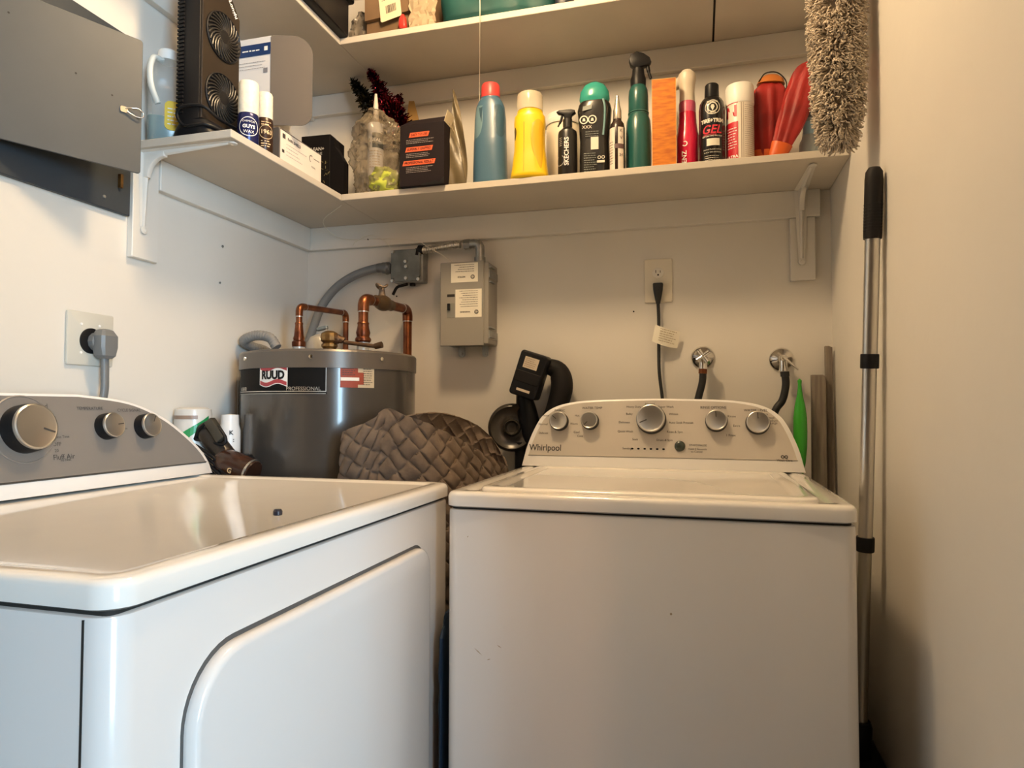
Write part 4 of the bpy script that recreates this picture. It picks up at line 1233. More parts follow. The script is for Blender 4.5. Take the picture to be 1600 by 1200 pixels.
for z, w, s in ((0.1415, 0.057, 'EASY TO USE'), (0.1015, 0.078, 'SUPERBLY GRIPPED'), (0.064, 0.094, 'PROFESSIONAL RESULT')):
    bm = bmesh.new()
    cx0 = -0.008
    poly(bm, fp, [(cx0-w/2-0.002, z-0.0065), (cx0+w/2-0.002, z-0.0065), (cx0+w/2+0.002, z+0.0065), (cx0-w/2+0.002, z+0.0065)], 0.0006)
    bn = obj('orange_banner', bm, mat('banner_orange', (0.75, 0.12, 0.04), 0.5), bo, 0)
    bm = bmesh.new()
    text(bm, s, 0.0095, fp, cx0, z, lift=0.0011, bold=.0002, sx=0.86, shear=0.15)
    obj('banner_lettering', bm, M_blackm, bn, 0)
bm = bmesh.new()
for z, r_, sd in ((0.128, 3, 1), (0.089, 3, 2), (0.0515, 4, 3)):
    smallprint(bm, fp, -0.046, z, 0.084, r_, 0.0045, 0.0016, sd, lift=0.0006)
obj('fine_print', bm, mat('print_mauve', (0.30, 0.26, 0.25), 0.5), bo, 0)
obj('torn_tape', nprism([(0.0, 0.002), (0.040, 0.010), (0.052, 0.004), (0.066, 0.018), (0.066, 0.0), (0.0, 0.0)], 'y', -0.0022, -0.0008), M_black, bo, 0)

# curved translucent pouch
pp = thing('paper_pouch', 'tall narrow greyish film pouch standing between the black carton and the blue bottle', 'pouch', (-0.640, 1.722, ZT))
bm = bmesh.new()
rows = []
NZ, NX = 26, 8
for j in range(NZ+1):
    t = j/NZ
    z = 0.285*t
    xr = 0.031-0.064*max(0, t-0.15)**1.7
    xl = -0.022
    xr = max(xr, xl+0.002)
    rows.append([bm.verts.new((xl+(xr-xl)*i/NX, 0.012*math.sin(PI*i/NX)*(1-t)+0.03*t+0.005*math.sin(9*t+i*.8), z)) for i in range(NX+1)])
for a, b in zip(rows, rows[1:]):
    for i in range(NX): bm.faces.new((a[i], a[i+1], b[i+1], b[i]))
bmesh.ops.solidify(bm, geom=bm.faces[:], thickness=0.004)
obj('pouch_film', bm, mat('pouch_film', (0.14, 0.11, 0.06), 0.35, noise=0.3, nscale=14, bump=0.5, bscale=25), pp, 60)
bm = ntube(cat_rom([(-0.018, -0.004, 0.175), (0.0, -0.004, 0.14), (0.016, -0.003, 0.09), (0.028, 0.002, 0.02)], 6), 0.0012, 6)
obj('fold_line', bm, mat('fold_brown', (0.15, 0.11, 0.05), 0.5), pp)

def label_text(t, items, f, m, lift=0.0007):
    bm = bmesh.new()
    for s, sz, x, y, rot in items:
        text(bm, s, sz, f, x, y, lift=lift, rot=rot, bold=sz*0.02)
    return obj('lettering', bm, m, t, 0)

def surfmap(secs):
    def f(x, z, h=0.0):
        for a, b in zip(secs, secs[1:]):
            if z <= b[0] or b is secs[-1]:
                t = min(1.0, max(0.0, (z-a[0])/(b[0]-a[0])))
                rx, ry, n = (a[k]*(1-t)+b[k]*t for k in (1, 2, 3))
                q = max(0.0, 1-(abs(x)/rx)**n)**(1/n)
                return Vector((x, -ry*q-h, z))
    return f
def blob(bm, fn, pts, lift, rings=6, edge=None):
    """fan of rings following the surface, fading to the rim"""
    cx0 = sum(p[0] for p in pts)/len(pts); cz0 = sum(p[1] for p in pts)/len(pts)
    c = bm.verts.new(fn(cx0, cz0, lift))
    prev = None
    for k in range(1, rings+1):
        t = k/rings
        ring = [bm.verts.new(fn(cx0+(p[0]-cx0)*t, cz0+(p[1]-cz0)*t, lift if t < 1 else lift*0.2)) for p in pts]
        for i in range(len(pts)):
            j = (i+1) % len(pts)
            if prev is None: bm.faces.new((c, ring[i], ring[j]))
            else: bm.faces.new((prev[i], ring[i], ring[j], prev[j]))
        prev = ring
# blue laundry bottle, side view
M_bb = mat('bottle_blue', (0.055, 0.125, 0.195), 0.3, noise=0.08, nscale=10)
b1 = thing('detergent_bottle', 'blue plastic detergent bottle with red cap on the lower shelf', 'bottle', (-0.560, 1.785, ZT), 0.1)
obj('bottle_body', loft(dense([(0.0, 0.044, 0.036, 2.6), (0.004, 0.0485, 0.040, 2.6), (0.06, 0.0475, 0.040, 2.6), (0.135, 0.046, 0.038, 2.5), (0.145, 0.045, 0.037, 2.5), (0.20, 0.044, 0.033, 2.4), (0.235, 0.040, 0.030, 2.3), (0.250, 0.034, 0.028, 2.2), (0.258, 0.028, 0.026, 2), (0.262, 0.0275, 0.026, 2)], 3)), M_bb, b1, 60)
M_bbd = mat('bottle_blue_dark', (0.030, 0.075, 0.11), 0.35)
fb1 = surfmap([(0.0, 0.044, 0.036, 2.6), (0.004, 0.0485, 0.040, 2.6), (0.06, 0.0475, 0.040, 2.6), (0.135, 0.046, 0.038, 2.5), (0.145, 0.045, 0.037, 2.5), (0.20, 0.044, 0.033, 2.4), (0.235, 0.040, 0.030, 2.3), (0.250, 0.034, 0.028, 2.2)])
for s in (-1, 1):
    bm = bmesh.new()
    P_ = cat_rom([(s*0.017, 0.232, 0), (s*0.036, 0.230, 0), (s*0.0425, 0.19, 0), (s*0.0435, 0.158, 0), (s*0.036, 0.140, 0), (s*0.023, 0.150, 0), (s*0.016, 0.18, 0), (s*0.017, 0.232, 0)], 6)
    blob(bm, fb1, [(p.x, p.y) for p in P_[:-1]], 0.0007)
    bmesh.ops.recalc_face_normals(bm, faces=bm.faces)
    o_ = obj('grip_recess_shading', bm, mat('bottle_blue_lit', (0.13, 0.225, 0.27), 0.3) if s < 0 else mat('bottle_blue_shaded', (0.035, 0.085, 0.125), 0.3), b1, 60)  # surface patches: lit and shaded sides of the grip painted as two blues
    bm = bmesh.new()
    blob(bm, fb1, [(s*0.0165, 0.229), (s*0.028, 0.229), (s*0.024, 0.20), (s*0.0175, 0.178)], 0.0012)
    bmesh.ops.recalc_face_normals(bm, faces=bm.faces)
    obj('handle_hole_shading', bm, M_bbd, b1, 0)  # dark surface patch, painted shade in place of a real opening
obj('bottle_cap', nlathe([(0.0265, 0.260), (0.0270, 0.262), (0.0258, 0.295), (0.0235, 0.300), (0.0, 0.300)], seg=40), mat('cap_red', (0.62, 0.06, 0.055), 0.35), b1, label='red screw cap')
bm = bmesh.new()
f = cylmap(0, 0, 0.047, -160, 0.045)
patch(bm, f, -0.018, 0.018, -0.035, 0.035, -0.0035, 6)
obj('label_edge', bm, mat('label_darkred', (0.25, 0.03, 0.06), 0.4), b1)

# yellow bottle with clear cup cap
M_y = mat('bottle_yellow', (0.80, 0.52, 0.012), 0.3)
b2 = thing('detergent_bottle', 'bright yellow waisted bottle with clear dosing cap, overhanging the shelf edge', 'bottle', (-0.434, 1.738, ZT), 0.12)
obj('bottle_body', loft(dense([(0.0, 0.047, 0.036, 3), (0.006, 0.0515, 0.040, 3), (0.03, 0.048, 0.038, 2.8), (0.08, 0.042, 0.034, 2.6), (0.12, 0.041, 0.033, 2.5), (0.155, 0.0425, 0.033, 2.5), (0.172, 0.041, 0.033, 2.3), (0.178, 0.036, 0.032, 2), (0.188, 0.034, 0.032, 2), (0.192, 0.028, 0.026, 2)], 3)), M_y, b2, 60)
bm = bmesh.new()
fy = surfmap([(0.0, 0.047, 0.036, 3), (0.006, 0.0515, 0.040, 3), (0.03, 0.048, 0.038, 2.8), (0.08, 0.042, 0.034, 2.6), (0.12, 0.041, 0.033, 2.5), (0.155, 0.0425, 0.033, 2.5), (0.172, 0.041, 0.033, 2.3)])
P_ = cat_rom([(0.010, 0.145, 0), (0.026, 0.157, 0), (0.0375, 0.145, 0), (0.0385, 0.11, 0), (0.0375, 0.06, 0), (0.034, 0.022, 0), (0.022, 0.045, 0), (0.010, 0.075, 0), (0.006, 0.11, 0), (0.010, 0.145, 0)], 5)
blob(bm, fy, [(p.x, p.y) for p in P_[:-1]], 0.0009, 8)
bmesh.ops.recalc_face_normals(bm, faces=bm.faces)
obj('thumb_hollow_shading', bm, mat('bottle_yellow_shaded', (0.62, 0.36, 0.008), 0.35), b2, 60)  # shade of the hollow painted as a deeper yellow surface patch
bm = bmesh.new()
P_ = cat_rom([(-0.041, 0.135, 0), (-0.036, 0.140, 0), (-0.033, 0.125, 0), (-0.037, 0.105, 0), (-0.041, 0.12, 0), (-0.041, 0.135, 0)], 4)
blob(bm, fy, [(max(p.x, -0.041), p.y) for p in P_[:-1]], 0.0008, 3)
obj('grip_hole_shading', bm, mat('grip_dark', (0.10, 0.06, 0.01), 0.5), b2, 60)  # painted dark patch for the shade inside the grip, no opening modelled
bm = bmesh.new()
tube(bm, [(-0.012, -0.0385, 0.015), (-0.012, -0.0345, 0.06), (-0.012, -0.033, 0.11), (-0.012, -0.033, 0.15)], 0.0009, 6)
obj('mould_line', bm, mat('line_olive', (0.35, 0.22, 0.01), 0.5), b2)
obj('dosing_cap', nlathe([(0.0345, 0.188), (0.0355, 0.200), (0.0350, 0.228), (0.033, 0.234), (0.030, 0.236), (0.0, 0.236)], seg=40), mat('cap_clear', (0.80, 0.72, 0.55), 0.15, alpha=0.5), b2, label='clear amber dosing cap')

# white tub behind the small black spray
t3 = thing('plastic_tub', 'white tub with ribbed lid behind the small black spray bottle', 'tub', (-0.372, 1.890, ZT))
obj('tub_body', nlathe([(0.046, 0), (0.050, 0.004), (0.050, 0.205), (0.049, 0.207)], seg=40), mat('tub_cream', (0.74, 0.66, 0.50), 0.4), t3)
obj('tub_lid', nlathe([(0.053, 0.200), (0.054, 0.204), (0.054, 0.214), (0.051, 0.217), (0.051, 0.228), (0.049, 0.232), (0, 0.232)], seg=40), M_whitecap, t3)

def trigger_head(t, z, m, sc=1.0, flip=1, tall=True):
    bm = bmesh.new()
    if tall:
        prism(bm, [(-0.020, 0.0), (-0.024, 0.014), (-0.020, 0.028), (-0.004, 0.036), (0.014, 0.030), (0.030, 0.018), (0.034, 0.006), (0.028, -0.002), (0.010, -0.006), (-0.008, -0.010)], 'y', -0.011, 0.011, 0.004, 2)
    else:
        prism(bm, [(-0.026, 0.012), (-0.030, 0.017), (-0.022, 0.021), (0.010, 0.021), (0.020, 0.018), (0.022, 0.011), (0.012, 0.004), (0.008, -0.010), (-0.008, -0.010), (-0.010, 0.006)], 'y', -0.008, 0.008, 0.003, 2)
    for v in bm.verts: v.co.x *= flip
    if flip < 0: bmesh.ops.recalc_face_normals(bm, faces=bm.faces)
    h = obj('sprayer_head', xform(bm, Matrix.Translation((0, 0, z)) @ Matrix.Scale(sc, 4)), m, t, 40)
    bm = bmesh.new()
    if tall:
        tube(bm, cat_rom([(0.024, 0, 0.006), (0.026, 0, -0.010), (0.029, 0, -0.024), (0.033, 0, -0.036)], 5), [0.005]*8+[0.004]*8, 10)
    else:
        tube(bm, cat_rom([(-0.014, 0, 0.010), (-0.018, 0, -0.006), (-0.026, 0, -0.022)], 5), [0.0035]*8+[0.0022]*3, 8)
    for v in bm.verts: v.co.x *= flip
    obj('trigger', xform(bm, Matrix.Translation((0, 0, z)) @ Matrix.Scale(sc, 4)), m, h, 50)
    return h
# small black spray
b4 = thing('spray_bottle', 'small black trigger spray bottle with white vertical lettering', 'bottle', (-0.335, 1.758, ZT), 0.05)
obj('bottle_body', nlathe([(0.0245, 0), (0.026, 0.003), (0.026, 0.122), (0.0245, 0.130), (0.016, 0.138), (0.0125, 0.142), (0.0125, 0.165)], seg=36), mat('spray_black', (0.012, 0.011, 0.010), 0.3), b4)
trigger_head(b4, 0.170, M_black, 1.0, 1, False)
f = cylmap(0, 0, 0.026, -88, 0.070)
label_text(b4, [('SKECHERS', 0.0165, 0.0, 0.0, 90)], f, M_white)
bm = bmesh.new()
ringp(bm, f, -0.020, -0.022, 0.013, 0.0145, n=24, a0=120, a1=420)
smallprint(bm, f, -0.022, 0.038, 0.010, 5, 0.005, 0.002, 3)
obj('emblem', bm, mat('print_greyish', (0.45, 0.43, 0.38), 0.4), b4, 0)

# dark bottle with green dome cap
b5 = thing('shower_bottle', 'dark bottle with rounded sea-green cap and white icons', 'bottle', (-0.264, 1.770, ZT), 0.08)
obj('bottle_body', loft(dense([(0.0, 0.036, 0.026, 2.6), (0.005, 0.040, 0.029, 2.6), (0.05, 0.0405, 0.030, 2.6), (0.10, 0.039, 0.029, 2.6), (0.15, 0.043, 0.030, 2.6), (0.185, 0.0455, 0.031, 2.5), (0.200, 0.042, 0.030, 2.3), (0.208, 0.036, 0.028, 2.2)], 3)), mat('bottle_dark', (0.020, 0.018, 0.015), 0.25), b5, 60)
obj('dome_cap', loft(dense([(0.203, 0.037, 0.029, 2.2), (0.215, 0.0405, 0.031, 2.2), (0.235, 0.038, 0.029, 2.1), (0.252, 0.028, 0.022, 2), (0.260, 0.014, 0.012, 2), (0.263, 0.003, 0.003, 2)], 3)), mat('cap_seagreen', (0.03, 0.27, 0.22), 0.2), b5, 60, label='sea-green domed cap')
bm = bmesh.new()
tube(bm, cat_rom([(0.024, -0.030, 0.204), (0.0285, -0.0305, 0.18), (0.027, -0.0285, 0.14), (0.024, -0.029, 0.108)], 5), 0.0028, 8, flat=0.6)
obj('side_stripe', bm, mat('stripe_teal', (0.12, 0.24, 0.24), 0.3), b5)
f = plane((0, -0.0325, 0), (1, 0, 0), (0, 0, 1))
bm = bmesh.new()
for x in (-0.026, -0.004):
    ringp(bm, f, x, 0.150, 0.0085, 0.0115, lift=0.0)
    poly(bm, f, [(x-0.004, 0.146), (x+0.004, 0.146), (x+0.0025, 0.154), (x-0.0025, 0.154)], 0.0)
text(bm, 'XXX', 0.012, f, -0.018, 0.130, lift=0.0)
patch(bm, plane((0, -0.0315, 0), (1, 0, 0), (0, 0, 1)), -0.008, 0.012, 0.070, 0.103, 0.0)
ringp(bm, f, 0.014, 0.048, 0.003, 0.0045, lift=-0.0004, n=12); ringp(bm, f, 0.024, 0.048, 0.003, 0.0045, lift=-0.0004, n=12)
patch(bm, f, 0.008, 0.028, 0.034, 0.040, -0.0004)
ic = obj('label_icons', bm, mat('icon_cream', (0.66, 0.62, 0.52), 0.4), b5, 0)
bm = bmesh.new()
smallprint(bm, plane((0, -0.0322, 0), (1, 0, 0), (0, 0, 1)), -0.026, 0.060, 0.034, 9, 0.006, 0.0018, 17, lift=0.0)
smallprint(bm, plane((0, -0.0312, 0), (1, 0, 0), (0, 0, 1)), -0.022, 0.118, 0.036, 3, 0.006, 0.0018, 18, lift=0.0)
poly(bm, f, [(-0.030, 0.174), (-0.006, 0.178), (-0.004, 0.190), (-0.028, 0.186)], 0.0)
obj('fine_print', bm, mat('icon_grey', (0.20, 0.22, 0.20), 0.4), b5, 0)

# slim spray with silver top
b6 = thing('spray_bottle', 'slim dark mist bottle with silver nozzle and cream label, left of the teal spray bottle', 'bottle', (-0.201, 1.745, ZT), -0.1)
obj('bottle_body', nlathe([(0.0185, 0), (0.0195, 0.002), (0.0195, 0.120), (0.017, 0.132), (0.011, 0.141), (0.0105, 0.147)], seg=32), mat('mist_brown', (0.025, 0.012, 0.008), 0.25), b6)
obj('nozzle', nlathe([(0.0105, 0.143), (0.0110, 0.146), (0.0105, 0.168), (0.0075, 0.180), (0.0055, 0.196), (0.0040, 0.207), (0, 0.208)], seg=24), mat('nozzle_silver', (0.62, 0.55, 0.44), 0.25, metal=0.8), b6, label='silver mist nozzle')
f = cylmap(0, 0, 0.0195, -85, 0)
bm = bmesh.new()
patch(bm, f, -0.024, -0.004, 0.006, 0.118, nx=6)
patch(bm, f, 0.004, 0.020, 0.006, 0.118, nx=6)
lb = obj('cream_label', bm, mat('label_cream', (0.72, 0.66, 0.56), 0.4), b6)
bm = bmesh.new()
smallprint(bm, f, -0.022, 0.080, 0.015, 9, 0.007, 0.002, 5, lift=0.001)
text(bm, 'K', 0.012, f, 0.012, 0.108, lift=0.001); text(bm, 'V', 0.012, f, 0.012, 0.090, lift=0.001)
text(bm, '24', 0.011, f, 0.012, 0.045, lift=0.001)
patch(bm, f, -0.005, 0.020, 0.062, 0.074, 0.001, nx=5)
obj('label_print', bm, mat('label_plum', (0.12, 0.07, 0.07), 0.4), lb, 0)

# tall teal trigger spray
b7 = thing('spray_bottle', 'tall dark teal trigger spray bottle with black head, left of the orange box', 'bottle', (-0.150, 1.785, ZT), 0.15)
M_tealb = mat('bottle_teal', (0.014, 0.085, 0.075), 0.25)
obj('bottle_body', nlathe([(0.031, 0), (0.0335, 0.004), (0.0335, 0.115), (0.031, 0.150), (0.0265, 0.163), (0.0250, 0.168), (0.0265, 0.172), (0.0260, 0.215), (0.0245, 0.232), (0.020, 0.243), (0.018, 0.246)], seg=40), M_tealb, b7)
bm = bmesh.new()
for z, rr in ((0.166, 0.0262), (0.171, 0.0268)):
    tube(bm, [(rr*math.cos(k*PI/18), rr*math.sin(k*PI/18), z) for k in range(37)], 0.0009, 6, caps=False)
obj('neck_ridges', bm, mat('ridge_teal', (0.10, 0.26, 0.22), 0.2), b7)
hd = obj('collar', nlathe([(0.0200, 0.243), (0.0205, 0.262), (0.0165, 0.275), (0.0150, 0.290)], seg=28), M_black, b7)
trigger_head(b7, 0.300, M_black, 1.0, 1, True)

# orange carton
b8 = thing('orange_carton', 'tall narrow orange carton with wavy print on the lower shelf', 'box', (-0.082, 1.745, ZT), 0.05)
mo = mat('carton_orange', (0.60, 0.19, 0.006), 0.5, color2=(0.42, 0.105, 0.004), nscale=30, stretch=(1, 1, 5))
obj('carton_body', nbox(-0.0305, 0.0305, -0.004, 0.030, 0, 0.237, 0.0006, 1), mo, b8, 0)
bm = bmesh.new()
f = plane((0, -0.0042, 0), (1, 0, 0), (0, 0, 1))
patch(bm, f, -0.0303, -0.0293, 0.001, 0.236); patch(bm, f, 0.0293, 0.0303, 0.001, 0.236); patch(bm, f, -0.0303, 0.0303, 0.2350, 0.2362)
obj('pale_edges', bm, mat('edge_pale', (0.80, 0.50, 0.18), 0.5), b8, 0)

# pink bottle with inverted clear pump
b9 = thing('pump_bottle', 'pink-red bottle with a milky pump head, between orange box and black gel bottle', 'bottle', (-0.025, 1.795, ZT), -0.5)
obj('bottle_body', nlathe([(0.0255, 0), (0.0270, 0.003), (0.0285, 0.06), (0.0305, 0.095), (0.0265, 0.110), (0.0235, 0.135), (0.0215, 0.165), (0.0215, 0.167)], seg=36), mat('bottle_pink', (0.60, 0.018, 0.060), 0.2), b9)
obj('neck_band', nlathe([(0.0219, 0.160), (0.0215, 0.185), (0.0205, 0.189)], seg=32), mat('band_mauve', (0.55, 0.10, 0.18), 0.3), b9)
bm = nlathe([(0.0200, 0.188), (0.0190, 0.215), (0.0205, 0.236), (0.0235, 0.250), (0.0215, 0.264), (0.0130, 0.274), (0, 0.277)], seg=32)
tube(bm, [(-0.014, 0, 0.252), (-0.034, 0, 0.246), (-0.048, 0, 0.242)], [0.016, 0.012, 0.010], 14)
obj('pump_head', bm, mat('pump_milky', (0.72, 0.64, 0.50), 0.3, alpha=0.85), b9, label='milky translucent pump head')
f = cylmap(0, 0, 0.0290, -72, 0.05)
label_text(b9, [('ZENZ', 0.017, -0.002, -0.018, 90)], f, M_white)
bm = bmesh.new()
ringp(bm, f, -0.001, 0.022, 0.0045, 0.007, n=20, a0=-150, a1=120)
obj('droplet_logo', bm, M_white, b9, 0)

# black gel bottle
b10 = thing('gel_bottle', 'black tire gel bottle with round white emblem, left of the red and white can', 'bottle', (0.036, 1.765, ZT), 0.0)
obj('bottle_body', nlathe([(0.0305, 0), (0.0320, 0.003), (0.0320, 0.150), (0.030, 0.165), (0.024, 0.175), (0.018, 0.180)], seg=40), mat('gel_black', (0.010, 0.009, 0.009), 0.2), b10)
obj('bottle_cap', nlathe([(0.0175, 0.178), (0.0180, 0.180), (0.0170, 0.212), (0.0150, 0.215), (0, 0.215)], seg=28), M_black, b10)
f = cylmap(0, 0, 0.0320, -90, 0)
bm = bmesh.new()
ringp(bm, f, 0.001, 0.145, 0.0100, 0.0125, n=28)
ringp(bm, f, 0.001, 0.145, 0.0170, 0.0185, n=28)
text(bm, 'CHEMICAL', 0.0058, f, 0.001, 0.1585, bold=.0002)
text(bm, 'GUYS', 0.0062, f, 0.001, 0.1300, bold=.0003)
poly(bm, f, [(0.001, 0.136), (0.006, 0.146), (0.0035, 0.152), (-0.0015, 0.152), (-0.004, 0.146)])
text(bm, 'TIRE+TRIM', 0.0130, f, 0.0, 0.111, bold=.0006, sx=0.95)
text(bm, 'RESTORE AND PROTECT', 0.0046, f, 0.0, 0.072, bold=.0001)
patch(bm, f, -0.014, 0.018, 0.048, 0.066, nx=8)
text(bm, 'PROTECTS AND SHINES', 0.0042, f, 0.0, 0.038)
text(bm, 'BLACK TIRE DRESSING', 0.0042, f, 0.0, 0.031)
smallprint(bm, f, -0.020, 0.022, 0.04, 3, 0.005, 0.0014, 9)
obj('lettering', bm, mat('gel_cream', (0.72, 0.68, 0.56), 0.4), b10, 0)
bm = bmesh.new()
text(bm, 'GEL', 0.030, f, 0.0, 0.088, bold=.0006, sx=0.95, shear=0.25, lift=0.0009)
patch(bm, f, -0.024, 0.010, 0.0755, 0.0768, nx=6)
obj('red_script', bm, mat('script_red', (0.62, 0.03, 0.05), 0.4), b10, 0)

# red and white aerosol can
b11 = thing('spray_can', 'red and white aerosol can with wide cream cap on the right of the lower shelf', 'can', (0.104, 1.780, ZT))
obj('can_body', nlathe([(0.0320, 0), (0.0340, 0.003), (0.0340, 0.158), (0.0335, 0.160)], seg=48), mat('can_cream', (0.74, 0.68, 0.58), 0.35), b11)
obj('cap', nlathe([(0.0345, 0.157), (0.0350, 0.160), (0.0345, 0.203), (0.0325, 0.208), (0, 0.208)], seg=48), M_whitecap, b11)
f = cylmap(0, 0, 0.0340, -90, 0)
bm = bmesh.new()
patch(bm, f, -0.060, -0.006, 0.004, 0.108, 0.0005, nx=16)
rb = obj('red_panel', bm, mat('can_red', (0.50, 0.015, 0.03), 0.35), b11)
bm = bmesh.new()
text(bm, 'N', 0.040, f, -0.024, 0.134, bold=.0010, sx=1.1, lift=0.0008)
patch(bm, f, -0.060, -0.006, 0.155, 0.157, 0.0006, nx=10)
obj('brand_letter', bm, mat('can_red', (0.5, 0.02, 0.03), 0.35), b11, 0)
bm = bmesh.new()
text(bm, 'ULTRA', 0.010, f, -0.022, 0.020, lift=0.001, bold=.0003)
smallprint(bm, f, -0.036, 0.092, 0.028, 8, 0.007, 0.0022, 4, lift=0.001)
obj('panel_print', bm, M_white, rb, 0)
bm = bmesh.new()
patch(bm, f, 0.001, 0.0025, 0.004, 0.155, 0.0006)
patch(bm, f, 0.006, 0.0070, 0.004, 0.155, 0.0006)
smallprint(bm, f, 0.010, 0.148, 0.036, 26, 0.0052, 0.0013, 44)
obj('small_print', bm, mat('can_grey_print', (0.32, 0.26, 0.20), 0.5), b11, 0)

# two folded red umbrellas / pouches
def umbrella(label, loc, L, r, tilt_y, tilt_x, seed, tip=True):
    t = thing('folded_umbrella', label, 'umbrella', loc)
    t.rotation_euler = (tilt_x, tilt_y, 0)
    bm = bmesh.new()
    n, N = 26, 40
    rings = []
    for j in range(n+1):
        s = j/n
        rr = r*(0.48+0.52*math.sin(min(1.0, s*1.25)*PI/2)) if s < 0.86 else r*(1-((s-0.86)/0.14)**2*0.55)
        ring = []
        for i in range(N):
            a = 2*PI*i/N
            fold = 1+0.15*math.sin(3*a+2.0*s+seed)+0.10*math.sin(8*a+6*s+seed*2)+0.10*mnoise.noise(Vector((math.cos(a)*1.5, math.sin(a)*1.5, s*5+seed)))
            ring.append(bm.verts.new((rr*fold*math.cos(a), rr*fold*math.sin(a)*0.62, s*L)))
        rings.append(ring)
    for a, b in zip(rings, rings[1:]):
        for i in range(N):
            j = (i+1) % N
            bm.faces.new((a[i], a[j], b[j], b[i]))
    bm.faces.new(list(reversed(rings[0]))); bm.faces.new(rings[-1])
    obj('fabric_sleeve', bm, mat('nylon_red', (0.36, 0.016, 0.012), 0.55, noise=0.4, nscale=12, bump=0.4, bscale=18), t, 50)
    return t
u = umbrella('red folded umbrella standing upright, right of the aerosol can', (0.163, 1.815, ZT+0.004), 0.222, 0.040, math.radians(5), 0, 1.0)
obj('end_cap', xform(loft([(0.0, 0.034, 0.021, 2.4), (0.012, 0.030, 0.018, 2.4), (0.022, 0.018, 0.012, 2)]), Matrix.Translation((0, 0, 0.218))), mat('cap_orange', (0.50, 0.16, 0.03), 0.4), u, 60, label='orange end panel')
obj('hem_cord', ntube(cat_rom([(-0.030, -0.014, 0.220), (-0.016, -0.012, 0.242), (0.012, -0.012, 0.243), (0.034, -0.012, 0.222), (0.038, -0.014, 0.195)], 6), 0.0016, 6), M_blackm, u)
obj('base_patch', loft([(0.0, 0.0225, 0.0150, 2.2), (0.045, 0.0305, 0.0195, 2.2)]), mat('nylon_orange', (0.62, 0.11, 0.02), 0.4), u, 60)
u = umbrella('slimmer red folded umbrella leaning to the right, beside the upright one', (0.186, 1.755, ZT+0.004), 0.245, 0.034, math.radians(21), 0, 2.4)
obj('base_patch', loft([(0.0, 0.0190, 0.0130, 2.2), (0.040, 0.0255, 0.0170, 2.2)]), mat('nylon_orange', (0.62, 0.11, 0.02), 0.4), u, 60)

# small clear bottle beside the duster
b12 = thing('clear_bottle', 'small clear bottle with blue label, half hidden by the grey duster', 'bottle', (0.268, 1.800, ZT))
obj('bottle_body', nlathe([(0.0215, 0), (0.023, 0.003), (0.023, 0.050), (0.021, 0.058), (0.017, 0.064), (0.014, 0.085), (0.013, 0.118)], seg=32), mat('clear_bluish', (0.35, 0.42, 0.46), 0.12, alpha=0.75), b12)
f = cylmap(0, 0, 0.0150, -100, 0.085)
bm = bmesh.new()
patch(bm, f, -0.014, 0.014, -0.012, 0.020, 0.001, nx=6)
obj('neck_label', bm, mat('label_lightblue', (0.25, 0.42, 0.55), 0.3), b12)
obj('stopper', nlathe([(0.0145, 0.116), (0.0150, 0.118), (0.0145, 0.132), (0, 0.134)], seg=24), mat('stopper_dark', (0.06, 0.07, 0.08), 0.3), b12)
obj('pendant_clip', ntube([(-0.014, -0.014, 0.112), (-0.010, -0.016, 0.128), (0.010, -0.016, 0.128)], 0.0018, 6), M_white, b12)

